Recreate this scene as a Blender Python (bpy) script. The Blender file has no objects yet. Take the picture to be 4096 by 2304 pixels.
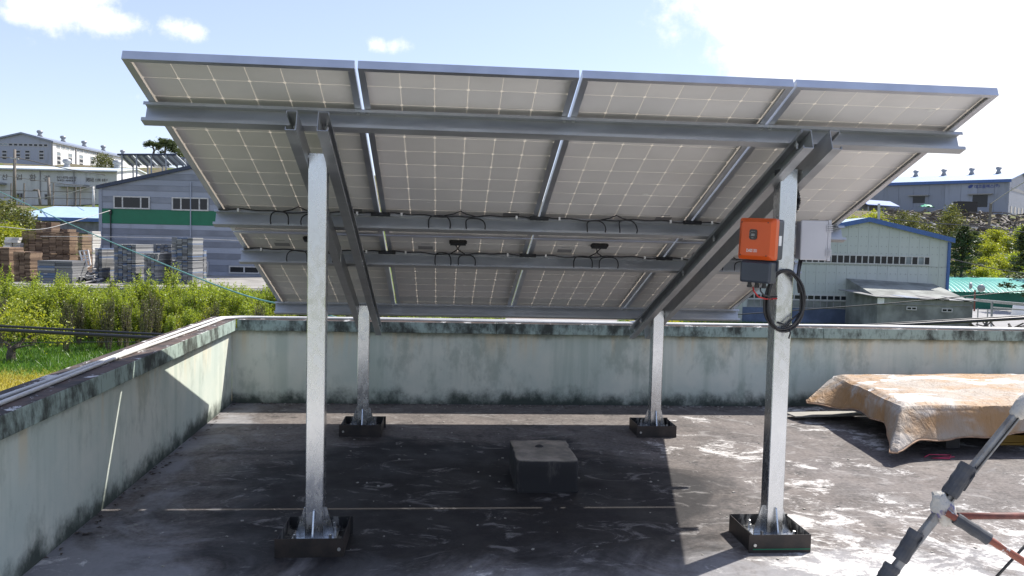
import bpy, math, random
import numpy as np
from mathutils import Vector, Matrix

SC = bpy.context.scene
COL = SC.collection
RNG = random.Random(7)
NPR = np.random.default_rng(7)

# ------------------------------------------------------------------ camera
CAM = Vector((1.3776, -3.6827, 1.5883))
FPX = 3205.12                                   # focal length in photograph pixels (4096 wide)
YAW, PITCH, ROLL = 0.087, -0.0563, 0.0237
_f = Vector((math.sin(YAW) * math.cos(PITCH), math.cos(YAW) * math.cos(PITCH), math.sin(PITCH)))
_r0 = Vector((math.cos(YAW), -math.sin(YAW), 0))
_u0 = _r0.cross(_f)
CF = _f
CR = math.cos(ROLL) * _r0 + math.sin(ROLL) * _u0
CU = -math.sin(ROLL) * _r0 + math.cos(ROLL) * _u0
cd = bpy.data.cameras.new('camera')
cd.lens = FPX / 4096 * 36.0
cd.sensor_width = 36.0
cd.clip_start = 0.05
cd.clip_end = 2000
cam = bpy.data.objects.new('camera', cd)
COL.objects.link(cam)
cam.matrix_world = Matrix(((CR.x, CU.x, -CF.x, CAM.x), (CR.y, CU.y, -CF.y, CAM.y), (CR.z, CU.z, -CF.z, CAM.z), (0, 0, 0, 1)))
SC.camera = cam


def ray(px, py):
    return CF + CR * ((px - 2048) / FPX) - CU * ((py - 1152) / FPX)


def at(px, py, d):
    """world point on the line of sight through a photograph pixel at forward distance d"""
    return CAM + ray(px, py) * d


# ------------------------------------------------------------------ world and sun
SUN = Vector((0.72, 0.48, 1.0)).normalized()
SUN_EL = math.asin(SUN.z)
SUN_AZ = math.atan2(SUN.x, SUN.y)
world = bpy.data.worlds.new('World')
SC.world = world
world.use_nodes = True
wt = world.node_tree
for n in list(wt.nodes):
    wt.nodes.remove(n)


def wn(kind, **kw):
    n = wt.nodes.new(kind)
    for k, v in kw.items():
        setattr(n, k, v)
    return n


wout = wn('ShaderNodeOutputWorld')
wbg = wn('ShaderNodeBackground')
wbg.inputs['Strength'].default_value = 0.145
sky = wn('ShaderNodeTexSky')
sky.sky_type = 'NISHITA'
sky.sun_disc = False
sky.sun_elevation = SUN_EL
sky.sun_rotation = SUN_AZ
sky.altitude = 60
sky.air_density = 1.0
sky.dust_density = 0.6
sky.ozone_density = 1.5
wtc = wn('ShaderNodeTexCoord')


def wmath(op, a, b=None, c=None):
    m = wn('ShaderNodeMath', operation=op)
    for i, s in enumerate((a, b, c)):
        if s is None:
            continue
        if isinstance(s, (int, float)):
            m.inputs[i].default_value = s
        else:
            wt.links.new(s, m.inputs[i])
    return m.outputs[0]


def wvec(op, a, b):
    m = wn('ShaderNodeVectorMath', operation=op)
    for i, s in enumerate((a, b)):
        if isinstance(s, (tuple, Vector)):
            m.inputs[i].default_value = tuple(s)
        else:
            wt.links.new(s, m.inputs[i])
    return m.outputs[1] if op in ('DISTANCE', 'DOT_PRODUCT', 'LENGTH') else m.outputs[0]


wdir = wtc.outputs['Generated']
cn = wn('ShaderNodeTexNoise')
cn.inputs['Scale'].default_value = 13
cn.inputs['Detail'].default_value = 8
cn.inputs['Roughness'].default_value = 0.7
wt.links.new(wdir, cn.inputs['Vector'])
cn2 = wn('ShaderNodeTexNoise')
cn2.inputs['Scale'].default_value = 3.2
cn2.inputs['Detail'].default_value = 5
wt.links.new(wdir, cn2.inputs['Vector'])
flat = wvec('MULTIPLY', wdir, (1, 1, 1.7))
# cumulus clouds of the photograph as soft lumps broken up by noise, then scattered ones all round
lumps = [((120, 30), .055, 1.), ((250, 50), .075, 1.1), ((390, 70), .07, 1.15), ((480, 90), .05, 1.1), ((300, -40), .09, 1.2), ((50, 60), .04, .8),
         ((700, 105), .035, .9), ((760, 125), .032, .9), ((1510, 175), .03, .85), ((1590, 185), .035, .9), ((560, 385), .025, .55), ((100, 165), .03, .35),
         ((3350, -150), .24, 1.5), ((3000, 60), .1, 1.2), ((3600, 150), .26, 1.6), ((4000, 150), .3, 1.6), ((3250, 240), .12, 1.1), ((4300, 500), .3, 1.4), ((3900, 560), .2, 1.1)]
mask = None
for (px, py), rad, amp in lumps:
    d = ray(px, py).normalized()
    dv = Vector((d.x, d.y, d.z * 1.7))
    dist = wvec('DISTANCE', flat, dv)
    m = wn('ShaderNodeMapRange', interpolation_type='SMOOTHSTEP')
    m.inputs['From Min'].default_value = rad * (1.25 if rad > .09 else 1.0)
    m.inputs['From Max'].default_value = 0.0
    m.inputs['To Max'].default_value = amp
    wt.links.new(dist, m.inputs['Value'])
    mask = m.outputs[0] if mask is None else wmath('MAXIMUM', mask, m.outputs[0])
sc2 = wn('ShaderNodeMapRange', interpolation_type='SMOOTHSTEP')
sc2.inputs['From Min'].default_value = 0.56
sc2.inputs['From Max'].default_value = 0.78
sc2.inputs['To Max'].default_value = 0.8
wt.links.new(cn2.outputs['Fac'], sc2.inputs['Value'])
# no scattered clouds in the blue part that the photograph shows clear
clear = wn('ShaderNodeMapRange', interpolation_type='SMOOTHSTEP')
clear.inputs['From Min'].default_value = 0.35
clear.inputs['From Max'].default_value = 0.75
wt.links.new(wvec('DISTANCE', wdir, ray(1500, 300).normalized()), clear.inputs['Value'])
mask = wmath('MAXIMUM', mask, wmath('MULTIPLY', sc2.outputs[0], clear.outputs[0]))
edge = wmath('ADD', mask, wmath('MULTIPLY', wmath('SUBTRACT', cn.outputs['Fac'], 0.5), 2.6))
soft = wn('ShaderNodeMapRange', interpolation_type='SMOOTHSTEP')
soft.inputs['From Min'].default_value = 0.28
soft.inputs['From Max'].default_value = 1.2
wt.links.new(edge, soft.inputs['Value'])
cmix = wn('ShaderNodeMix', data_type='RGBA')
gate = wn('ShaderNodeMapRange', interpolation_type='SMOOTHSTEP')
gate.inputs['From Min'].default_value = 0.0
gate.inputs['From Max'].default_value = 0.35
wt.links.new(mask, gate.inputs['Value'])
wt.links.new(wmath('MULTIPLY', soft.outputs[0], gate.outputs[0]), cmix.inputs[0])
skygain = wn('ShaderNodeMix', data_type='RGBA', blend_type='MULTIPLY')
skygain.inputs[0].default_value = 1.0
skygain.inputs[7].default_value = (.93, .85, .93, 1)
wt.links.new(sky.outputs[0], skygain.inputs[6])
haze = wn('ShaderNodeMix', data_type='RGBA')
haze.inputs[0].default_value = .42
haze.inputs[7].default_value = (2.2, 2.42, 2.95, 1)
wt.links.new(skygain.outputs[2], haze.inputs[6])
wt.links.new(haze.outputs[2], cmix.inputs[6])
cmix.inputs[7].default_value = (4.9, 4.9, 5.05, 1)
wt.links.new(cmix.outputs[2], wbg.inputs['Color'])
wt.links.new(wbg.outputs[0], wout.inputs[0])

sl = bpy.data.lights.new('sun', 'SUN')
sl.energy = 4.2
sl.angle = math.radians(0.53)
sl.color = (1.0, 0.955, 0.89)
sun = bpy.data.objects.new('sun', sl)
COL.objects.link(sun)
sun.location = (20, 13, 30)
sun.rotation_euler = (-SUN).to_track_quat('-Z', 'Y').to_euler()

SC.view_settings.view_transform = 'Standard'
SC.view_settings.look = 'None'
SC.view_settings.exposure = 0.92
SC.view_settings.gamma = 1.0
SC.cycles.use_denoising = True
SC.cycles.max_bounces = 8
SC.cycles.sample_clamp_indirect = 8

# ------------------------------------------------------------------ materials


class G:
    """tiny wrapper to write node materials"""

    def __init__(s, name):
        s.m = bpy.data.materials.new(name)
        s.m.use_nodes = True
        s.t = s.m.node_tree
        s.b = s.t.nodes['Principled BSDF']
        s.out = s.t.nodes['Material Output']

    def n(s, kind, **kw):
        x = s.t.nodes.new(kind)
        for k, v in kw.items():
            setattr(x, k, v)
        return x

    def put(s, sock, v):
        if isinstance(v, (int, float)):
            sock.default_value = v
        elif isinstance(v, (tuple, list)):
            sock.default_value = tuple(v) if len(v) == len(sock.default_value) else (*v, 1)
        else:
            s.t.links.new(v, sock)

    def pos(s, scale=(1, 1, 1), obj=True):
        c = s.n('ShaderNodeTexCoord').outputs['Object'] if obj else s.n('ShaderNodeNewGeometry').outputs['Position']
        if scale == (1, 1, 1):
            return c
        m = s.n('ShaderNodeVectorMath', operation='MULTIPLY')
        s.t.links.new(c, m.inputs[0])
        m.inputs[1].default_value = scale
        return m.outputs[0]

    def noise(s, scale, detail=4, rough=.55, vec=None, dist=0):
        x = s.n('ShaderNodeTexNoise')
        x.inputs['Scale'].default_value = scale
        x.inputs['Detail'].default_value = detail
        x.inputs['Roughness'].default_value = rough
        x.inputs['Distortion'].default_value = dist
        s.t.links.new(vec if vec is not None else s.pos(), x.inputs['Vector'])
        return x.outputs['Fac']

    def rng(s, v, a, b, c=0., d=1.):
        m = s.n('ShaderNodeMapRange', interpolation_type='SMOOTHSTEP')
        s.put(m.inputs['Value'], v)
        for k, q in (('From Min', a), ('From Max', b), ('To Min', c), ('To Max', d)):
            m.inputs[k].default_value = q
        return m.outputs[0]

    def math(s, op, a, b=0., c=0.):
        m = s.n('ShaderNodeMath', operation=op)
        for i, q in enumerate((a, b, c)):
            s.put(m.inputs[i], q)
        return m.outputs[0]

    def mix(s, f, a, b, blend='MIX'):
        m = s.n('ShaderNodeMix', data_type='RGBA', blend_type=blend)
        s.put(m.inputs[0], f)
        s.put(m.inputs[6], a)
        s.put(m.inputs[7], b)
        return m.outputs[2]

    def xyz(s, vec=None):
        x = s.n('ShaderNodeSeparateXYZ')
        s.t.links.new(vec if vec is not None else s.pos(), x.inputs[0])
        return x.outputs

    def island(s):
        return s.n('ShaderNodeNewGeometry').outputs['Random Per Island']

    def objrnd(s):
        return s.n('ShaderNodeObjectInfo').outputs['Random']

    def bump(s, h, strength=.3, dist=.01):
        b = s.n('ShaderNodeBump')
        b.inputs['Strength'].default_value = strength
        b.inputs['Distance'].default_value = dist
        s.t.links.new(h, b.inputs['Height'])
        s.t.links.new(b.outputs[0], s.b.inputs['Normal'])

    def fin(s, col=None, rough=.6, metal=0., spec=None, **kw):
        if col is not None:
            s.put(s.b.inputs['Base Color'], col)
        s.put(s.b.inputs['Roughness'], rough)
        s.put(s.b.inputs['Metallic'], metal)
        if spec is not None:
            s.put(s.b.inputs['Specular IOR Level'], spec)
        for k, v in kw.items():
            s.put(s.b.inputs[k], v)
        return s.m


def plain(name, col, rough=.6, metal=0., var=.12, scale=6, spec=None):
    g = G(name)
    n = g.noise(scale, 4)
    c = g.mix(g.rng(n, .3, .7), tuple(x * (1 - var) for x in col), tuple(min(1, x * (1 + var)) for x in col))
    return g.fin(c, rough, metal, spec)


def leafmat(name, c1, c2, trans=.5):
    g = G(name)
    r = g.island()
    c = g.mix(r, c1, c2)
    g.t.nodes.remove(g.b)
    d = g.n('ShaderNodeBsdfDiffuse')
    t = g.n('ShaderNodeBsdfTranslucent')
    gl = g.n('ShaderNodeBsdfGlossy')
    gl.inputs['Roughness'].default_value = .45
    mx = g.n('ShaderNodeMixShader')
    mx.inputs[0].default_value = trans
    m2 = g.n('ShaderNodeMixShader')
    m2.inputs[0].default_value = .04
    g.t.links.new(c, d.inputs[0])
    tc = g.mix(1., c, (1.25, 1.2, .6), 'MULTIPLY')
    g.t.links.new(tc, t.inputs[0])
    g.t.links.new(d.outputs[0], mx.inputs[1])
    g.t.links.new(t.outputs[0], mx.inputs[2])
    g.t.links.new(mx.outputs[0], m2.inputs[1])
    g.t.links.new(gl.outputs[0], m2.inputs[2])
    g.t.links.new(m2.outputs[0], g.out.inputs[0])
    return g.m


M = {}


def mats():
    # --- roof floor: stained concrete with flaking white waterproof paint
    g = G('roof_concrete')
    p = g.pos()
    x, y, z = g.xyz()
    base = g.mix(g.rng(g.noise(2.3, 8, .68), .32, .68), (.068, .058, .054), (.185, .158, .142))
    base = g.mix(g.rng(g.noise(34, 8, .75), .36, .66), g.mix(.35, base, (.03, .027, .026)), g.mix(.45, base, (.24, .215, .195)))
    mid_noise = g.noise(1.05, 9, .66, dist=.8)
    # floor blends to near-black towards the middle, edge broken by noise
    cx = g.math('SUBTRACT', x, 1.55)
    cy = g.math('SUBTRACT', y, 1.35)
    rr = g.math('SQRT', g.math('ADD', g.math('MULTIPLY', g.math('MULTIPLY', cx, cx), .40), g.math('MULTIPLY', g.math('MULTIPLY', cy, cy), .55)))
    dark_mid = g.rng(g.math('ADD', rr, g.math('MULTIPLY', g.math('SUBTRACT', mid_noise, .5), 2.0)), .80, 1.35, 1., 0.)
    base = g.mix(g.math('MULTIPLY', dark_mid, .90), base, (.011, .0105, .0115))
    spot = g.rng(g.noise(4.5, 10, .76), .53, .66)
    base = g.mix(g.math('MULTIPLY', spot, .75), base, (.026, .024, .023))
    dust = g.rng(g.noise(2.7, 10, .74, vec=g.pos((1, 1.5, 1)), dist=1.5), .54, .64)
    base = g.mix(g.math('MULTIPLY', dust, .5), base, (.30, .285, .27))
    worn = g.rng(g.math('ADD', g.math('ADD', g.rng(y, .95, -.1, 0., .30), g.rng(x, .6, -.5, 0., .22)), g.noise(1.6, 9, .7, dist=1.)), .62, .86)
    base = g.mix(g.math('MULTIPLY', g.math('MULTIPLY', worn, g.math('SUBTRACT', 1., g.math('MULTIPLY', dark_mid, .75))), .65), base, (.30, .30, .31))
    # white flakes, drawn out along the trowel direction, thick on the right and near the camera
    rot = g.n('ShaderNodeVectorRotate')
    rot.inputs['Angle'].default_value = .16
    rot.inputs['Axis'].default_value = (0, 0, 1)
    g.t.links.new(p, rot.inputs['Vector'])
    stv = g.n('ShaderNodeVectorMath', operation='MULTIPLY')
    g.t.links.new(rot.outputs[0], stv.inputs[0])
    stv.inputs[1].default_value = (1.0, 1.35, 1)
    sv = stv.outputs[0]
    fl = g.noise(3.6, 12, .78, vec=sv, dist=.9)
    fine = g.noise(24, 8, .8, vec=sv)
    big = g.noise(.95, 4, .55, dist=.6)
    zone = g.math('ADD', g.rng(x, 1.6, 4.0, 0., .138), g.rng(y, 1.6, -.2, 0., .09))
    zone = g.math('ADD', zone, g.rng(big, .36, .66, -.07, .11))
    zone = g.math('SUBTRACT', g.math('ADD', zone, g.rng(y, -.3, -1.2, 0., .2)), g.math('MULTIPLY', dark_mid, .17))  # unseen floor behind the camera whitened to bounce light onto the panel backs
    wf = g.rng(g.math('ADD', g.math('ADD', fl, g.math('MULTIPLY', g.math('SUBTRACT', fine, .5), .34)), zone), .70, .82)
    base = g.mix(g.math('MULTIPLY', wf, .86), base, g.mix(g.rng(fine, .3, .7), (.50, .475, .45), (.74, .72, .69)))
    chips = g.rng(g.noise(70, 3, .6, vec=g.pos((1, 1.6, 1))), .71, .75)
    base = g.mix(g.math('MULTIPLY', chips, .6), base, (.34, .315, .28))
    g.bump(g.math('ADD', g.math('MULTIPLY', fine, .6), wf), .35, .004)
    M['floor'] = g.fin(base, g.rng(g.noise(3, 4), .3, .7, .55, .82), spec=.25)

    # --- parapet wall: pale green paint, rain streaks, mildew at the foot
    def wall(name, dirt, topdirt):
        g = G(name)
        x, y, z = g.xyz(g.pos(obj=False))
        pp = g.pos(obj=False)
        base = g.mix(g.rng(g.noise(1.6, 6, .6, vec=pp), .35, .68), (.50, .555, .485), (.62, .635, .545))
        sv = g.pos((5.5, 5.5, .35), obj=False)
        st = g.noise(1.0, 5, .6, vec=sv)
        base = g.mix(g.rng(st, .5, .68, 0., .42), base, (.30, .375, .31))
        hi = g.math('MULTIPLY', g.rng(st, .50, .36), g.rng(z, .35, .7))
        base = g.mix(g.math('MULTIPLY', hi, .8), base, (.60, .53, .37))
        base = g.mix(g.rng(g.noise(45, 4, .7, vec=pp), .62, .8, 0., .35), base, (.16, .19, .17))
        base = g.mix(g.rng(g.noise(2.2, 8, .68, vec=g.pos((1.5, 1.5, .8), obj=False)), .52, .68, 0., .5), base, (.24, .285, .235))
        foot = g.math('ADD', z, g.math('MULTIPLY', g.math('SUBTRACT', g.noise(4.5, 9, .7, vec=g.pos((1, 1, .8), obj=False)), .5), .42))
        fz = g.rng(foot, .0, .165, 1., 0.)
        base = g.mix(g.math('MULTIPLY', fz, dirt), base, (.036, .048, .04))
        top = g.rng(g.math('ADD', z, g.math('MULTIPLY', g.math('SUBTRACT', g.noise(6, 8, .7, vec=pp), .5), .12)), .64, .71, 0., topdirt)
        base = g.mix(top, base, (.085, .105, .08))
        g.bump(g.noise(60, 6, .7, vec=pp), .25, .004)
        return g.fin(base, .8, spec=.25)
    M['wall'] = wall('parapet_paint', .95, .75)
    # --- coping: black mildew over green paint, top flaking white over brown
    g = G('coping_paint')
    pp = g.pos(obj=False)
    geo = g.n('ShaderNodeNewGeometry')
    nz = g.xyz(geo.outputs['Normal'])[2]
    up = g.rng(nz, .4, .8)
    side = g.mix(g.rng(g.noise(3.2, 9, .72, vec=g.pos((1, 1, .6), obj=False)), .42, .60), (.31, .385, .335), (.055, .062, .052))
    side = g.mix(g.rng(g.noise(26, 5, .7, vec=g.pos((1, 1, .35), obj=False)), .5, .70, 0., .6), side, (.045, .05, .045))
    fl = g.noise(7.5, 9, .74, vec=g.pos((1, .55, 1), obj=False), dist=.4)
    topc = g.mix(g.rng(g.noise(5, 6, .6, vec=pp), .35, .65), (.045, .041, .040), (.12, .085, .07))
    topc = g.mix(g.rng(fl, .56, .60), topc, (.58, .57, .55))
    g.bump(fl, .4, .006)
    M['coping'] = g.fin(g.mix(up, side, topc), .8, spec=.25)
    M['caulk'] = plain('joint_sealant', (.50, .46, .38), .8)
    M['pvc'] = plain('pvc_white', (.56, .55, .52), .5, var=.07, scale=9)
    # --- metals
    g = G('galvanised_post')
    sv = g.pos((1, 1, .55))
    n1 = g.noise(24, 8, .66, vec=sv, dist=.8)
    n2 = g.noise(2.2, 3, .5)
    rgh = g.math('ADD', g.rng(n1, .35, .7, .19, .31), g.rng(n2, .3, .7, -.03, .08))
    g.bump(g.noise(15, 5, .6, vec=g.pos((1, 1, .4)), dist=2.5), .05, .005)
    M['galv'] = g.fin(g.mix(g.rng(n1, .35, .7), (.54, .56, .575), (.63, .645, .655)), rgh, .97)
    g = G('galvanised_channel')
    n1 = g.noise(9, 6, .6, vec=g.pos((.3, 1, 1)))
    M['chan'] = g.fin(g.mix(g.rng(n1, .3, .7), (.36, .375, .395), (.46, .475, .49)), g.rng(n1, .3, .7, .38, .52), .75)
    g = G('anodised_frame')
    M['alu'] = g.fin(g.mix(g.rng(g.noise(5, 3), .3, .7), (.50, .52, .56), (.58, .60, .64)), .38, .88)
    M['bolt'] = plain('zinc_bolt', (.62, .62, .60), .35, .9)
    # --- solar cells
    g = G('cell_back')
    n = g.noise(2.2, 4, .6, vec=g.pos((1, 1, 1), obj=False))
    c = g.mix(g.rng(n, .3, .7), (.58, .565, .555), (.67, .65, .635))
    c = g.mix(g.math('MULTIPLY', g.objrnd(), .45), c, (.51, .505, .51))
    c = g.mix(g.rng(g.noise(1.3, 7, .7, vec=g.pos((.6, 1, 1), obj=False)), .52, .72, 0., .28), c, (.50, .46, .43))
    M['cellback'] = g.fin(c, g.rng(n, .3, .7, .30, .42), spec=.45)
    M['cellfront'] = plain('cell_front', (.012, .016, .04), .2)
    g = G('panel_backsheet')
    g.t.nodes.remove(g.b)
    d = g.n('ShaderNodeBsdfDiffuse')
    d.inputs[0].default_value = (.78, .76, .72, 1)
    t = g.n('ShaderNodeBsdfTranslucent')
    t.inputs[0].default_value = (.85, .80, .72, 1)
    mx = g.n('ShaderNodeMixShader')
    mx.inputs[0].default_value = .4
    g.t.links.new(d.outputs[0], mx.inputs[1])
    g.t.links.new(t.outputs[0], mx.inputs[2])
    g.t.links.new(mx.outputs[0], g.out.inputs[0])
    M['sheet'] = g.m
    M['sticker'] = plain('grey_sticker', (.20, .20, .215), .4)
    M['black'] = plain('black_plastic', (.014, .014, .015), .45)
    M['cable'] = plain('black_cable', (.016, .016, .018), .42)
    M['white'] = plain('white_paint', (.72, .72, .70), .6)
    M['tag'] = plain('white_tag', (.70, .70, .68), .5)
    # --- form box
    g = G('form_steel')
    n = g.noise(9, 7, .65)
    c = g.mix(g.rng(n, .35, .7), (.018, .016, .015), (.045, .034, .028))
    c = g.mix(g.rng(g.noise(5, 5, .6, vec=g.pos((1, 1, .3))), .6, .74, 0., .55), c, (.10, .045, .022))
    M['form'] = g.fin(c, .5, .2)
    g = G('form_smeared')
    n = g.noise(14, 6, .7, vec=g.pos((1, 1, .35)))
    M['formin'] = g.fin(g.mix(g.rng(n, .5, .58), (.016, .015, .015), (.22, .21, .19)), .6)
    M['greenline'] = plain('green_line', (.0, .16, .075), .5)
    # --- inverter
    M['orange'] = plain('orange_case', (.56, .082, .012), .33, var=.05, scale=4)
    M['slate'] = plain('slate_case', (.038, .046, .062), .4, var=.1)
    M['lcd'] = plain('display_black', (.008, .008, .01), .15)
    M['lcdgrey'] = plain('display_grey', (.16, .17, .165), .2)
    M['lilac'] = plain('pale_grey_abs', (.45, .445, .465), .45, var=.04)
    M['lilacdark'] = plain('grey_abs_side', (.30, .29, .33), .5, var=.05)
    M['red'] = plain('red_cable', (.42, .02, .02), .45)
    # --- concrete block
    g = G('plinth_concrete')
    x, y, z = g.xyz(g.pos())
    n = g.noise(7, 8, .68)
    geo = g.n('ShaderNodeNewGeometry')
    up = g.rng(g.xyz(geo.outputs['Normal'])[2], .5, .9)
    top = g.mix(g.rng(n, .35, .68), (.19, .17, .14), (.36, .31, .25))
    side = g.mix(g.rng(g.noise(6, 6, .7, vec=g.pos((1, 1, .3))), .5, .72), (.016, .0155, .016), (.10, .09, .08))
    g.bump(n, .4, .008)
    M['plinth'] = g.fin(g.mix(up, side, top), .85)  # paler top and near-black sides, picked by the face normal
    # --- tarpaulin
    g = G('tarpaulin_weathered')
    pp = g.pos()
    geo = g.n('ShaderNodeNewGeometry')
    up = g.rng(g.xyz(geo.outputs['Normal'])[2], .6, .92)
    n = g.noise(2.2, 8, .62, vec=g.pos((.7, 1.6, 1)), dist=.5)
    c = g.mix(g.rng(g.noise(1.7, 5, .6, dist=.5), .38, .62), (.33, .28, .225), (.33, .195, .09))
    c = g.mix(g.rng(g.noise(1.7, 5, .6, vec=g.pos((1, 2, 2))), .5, .66, 0., .85), c, (.43, .395, .355))
    c = g.mix(g.math('MULTIPLY', up, g.rng(n, .57, .59)), c, (.80, .79, .77))
    c = g.mix(g.rng(g.noise(9, 7, .7), .64, .78, 0., .3), c, (.22, .14, .08))
    cr = g.noise(5, 4, .6, vec=g.pos((2.2, 2.2, .5)), dist=1.2)
    g.bump(g.math('ADD', g.noise(9, 7, .65), g.math('MULTIPLY', cr, 1.8)), .7, .018)
    M['tarp'] = g.fin(c, .62, spec=.35)
    M['hemcloth'] = plain('stitched_hem', (.30, .19, .12), .8, var=.3, scale=18)
    M['darkwood'] = plain('dark_wet_wood', (.035, .032, .03), .7)
    M['board'] = plain('grey_board', (.30, .285, .25), .8)
    M['yellow'] = plain('yellow_paint', (.30, .17, .02), .6)
    M['pink'] = plain('pink_cord', (.5, .03, .09), .5)
    # --- scaffold stand
    g = G('dull_aluminium')
    n = g.noise(22, 6, .7)
    M['dullalu'] = g.fin(g.mix(g.rng(n, .4, .7), (.24, .245, .245), (.16, .145, .13)), .55, .4)
    M['foam'] = plain('grey_foam_tube', (.055, .058, .065), .75, var=.2, scale=20)
    g = G('chipped_red_white')
    n = g.noise(24, 5, .6)
    c = g.mix(g.rng(n, .5, .54), (.23, .068, .04), (.52, .50, .47))
    M['chipped'] = g.fin(g.mix(g.rng(g.noise(30, 5), .58, .7), c, (.14, .07, .05)), .6)
    M['rustred'] = plain('rust_red', (.15, .045, .032), .65, var=.3, scale=25)
    g = G('tape_wrap')
    n = g.noise(14, 3, .5)
    c = g.mix(g.rng(n, .58, .62), (.42, .405, .37), (.05, .05, .24))
    g.bump(g.noise(20, 5, .6), .8, .02)
    M['tape'] = g.fin(g.mix(g.rng(g.noise(9, 4), .55, .7), c, (.32, .27, .2)), .6)
    # --- ground
    g = G('earth_and_grass')
    x, y, z = g.xyz()
    n = g.noise(.35, 8, .65)
    n2 = g.noise(2.2, 6, .7)
    grass = g.mix(g.rng(n2, .3, .7), (.055, .10, .018), (.125, .17, .03))
    dry = g.mix(g.rng(n2, .3, .7), (.10, .085, .055), (.20, .17, .11))
    far = g.rng(y, 80, 120)
    c = g.mix(g.rng(g.math('ADD', n, g.math('MULTIPLY', far, .10)), .46, .62), grass, dry)
    M['ground'] = g.fin(c, .95, spec=.1)
    g = G('lawn_grass_base')
    n2 = g.noise(1.4, 6, .7)
    x, y, z = g.xyz()
    yel = g.rng(g.math('ADD', y, g.math('MULTIPLY', n2, 3.)), 22.5, 26.5)
    M['lawn'] = g.fin(g.mix(yel, g.mix(g.rng(n2, .3, .7), (.26, .21, .035), (.34, .30, .06)), g.mix(g.rng(n2, .3, .7), (.05, .13, .025), (.10, .19, .03))), .95, spec=.1)
    M['yard'] = plain('yard_concrete', (.26, .245, .22), .9, var=.25, scale=.7)
    M['road'] = plain('pale_asphalt', (.26, .255, .25), .9, var=.12, scale=.9)
    M['dirt'] = plain('sandy_verge', (.36, .27, .19), .95, var=.2, scale=.8)
    M['retain'] = plain('old_concrete', (.20, .20, .21), .85, var=.25, scale=2)
    # --- plants
    M['leaf_lime'] = leafmat('spring_leaf', (.22, .31, .03), (.38, .44, .06), .5)
    M['leaf_yellow'] = leafmat('yellow_spring_leaf', (.22, .27, .025), (.38, .40, .05), .5)
    M['leaf_olive'] = leafmat('olive_leaf', (.075, .09, .03), (.17, .18, .06), .4)
    M['leaf_pine'] = leafmat('pine_needle', (.035, .055, .022), (.095, .12, .05), .3)
    M['grassblade'] = leafmat('green_blade', (.05, .14, .02), (.13, .22, .03), .45)
    M['dryblade'] = leafmat('yellow_blade', (.27, .24, .035), (.42, .36, .07), .45)
    M['petal'] = leafmat('yellow_petal', (.62, .50, .02), (.75, .62, .03), .3)
    M['bark'] = plain('bark', (.075, .06, .048), .9, var=.35, scale=12)
    M['twig'] = plain('twig', (.13, .105, .075), .9, var=.3, scale=8)
    # --- buildings
    M['white_clad'] = plain('white_cladding', (.76, .76, .75), .5, var=.04, scale=1.2)
    g = G('grey_white_clad')
    st = g.noise(.7, 6, .65, vec=g.pos((1, 1, .18)))
    M['dirty_clad'] = g.fin(g.mix(g.rng(st, .42, .72), (.50, .505, .48), (.33, .335, .32)), .6)
    g = G('blue_grey_sheet')
    st = g.noise(.8, 6, .65, vec=g.pos((1, 1, .2)))
    c = g.mix(g.objrnd(), (.225, .245, .29), (.33, .355, .415))
    M['bluegrey'] = g.fin(g.mix(g.rng(st, .5, .75, 0., .5), c, (.16, .17, .17)), .5)
    M['bluegrey_dark'] = plain('blue_grey_sheet_worn', (.20, .215, .25), .5, var=.2, scale=.5)
    M['green_band'] = plain('green_sheet', (.008, .145, .072), .5, var=.08, scale=1)
    M['navy'] = plain('navy_trim', (.03, .042, .075), .5)
    M['blue_trim'] = plain('blue_trim', (.055, .12, .32), .5)
    g = G('pale_roof_sheet')
    w = g.n('ShaderNodeTexWave')
    w.inputs['Scale'].default_value = 1.6
    g.t.links.new(g.pos(), w.inputs['Vector'])
    M['pale_roof'] = g.fin(g.mix(g.rng(w.outputs['Fac'], .2, .8), (.56, .63, .64), (.72, .77, .77)), .45)
    M['lightblue_roof'] = plain('light_blue_roof', (.36, .48, .58), .5, var=.05, scale=1)
    M['blueroof'] = plain('sky_blue_roof', (.27, .36, .52), .5, var=.06, scale=.6)
    M['slate_roof'] = plain('slate_blue_roof', (.20, .23, .29), .5)
    g = G('sage_panel')
    st = g.noise(.5, 4, .6, vec=g.pos((1, 1, .3)))
    c = g.mix(g.math('MULTIPLY', g.objrnd(), .6), (.45, .475, .445), (.51, .53, .50))
    M['sage'] = g.fin(g.mix(g.rng(st, .4, .8, 0., .3), c, (.30, .34, .33)), .5)
    M['glass'] = G('window_glass').fin((.018, .022, .028), .15, 0., .3)
    M['glasspale'] = plain('pale_pane', (.20, .24, .26), .15, var=.3, scale=.8)
    M['winframe'] = plain('window_frame', (.50, .49, .47), .5)
    M['darkframe'] = plain('grey_frame', (.28, .275, .27), .5)
    M['letter'] = plain('faded_letter', (.16, .145, .135), .8, var=.4, scale=1.5)
    M['letterblue'] = plain('blue_letter', (.05, .075, .25), .7)
    M['steel'] = plain('grey_steel', (.30, .31, .32), .5, .4)
    M['pole'] = plain('weathered_pole', (.17, .15, .13), .9)
    M['palepole'] = plain('pale_pole', (.46, .45, .43), .8)
    g = G('timber_stack')
    c = g.mix(g.island(), (.075, .045, .028), (.27, .185, .12))
    M['timber'] = g.fin(g.mix(g.rng(g.noise(3, 5), .55, .7), c, (.09, .05, .03)), .85)
    g = G('grey_form_stack')
    r = g.island()
    c = g.mix(r, (.085, .088, .095), (.34, .34, .33))
    c = g.mix(g.rng(r, .86, .9), c, (.10, .14, .22))
    M['greyform'] = g.fin(c, .75)
    g = G('white_slab_stack')
    M['slab'] = g.fin(g.mix(g.island(), (.30, .28, .26), (.66, .64, .60)), .8)
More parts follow.
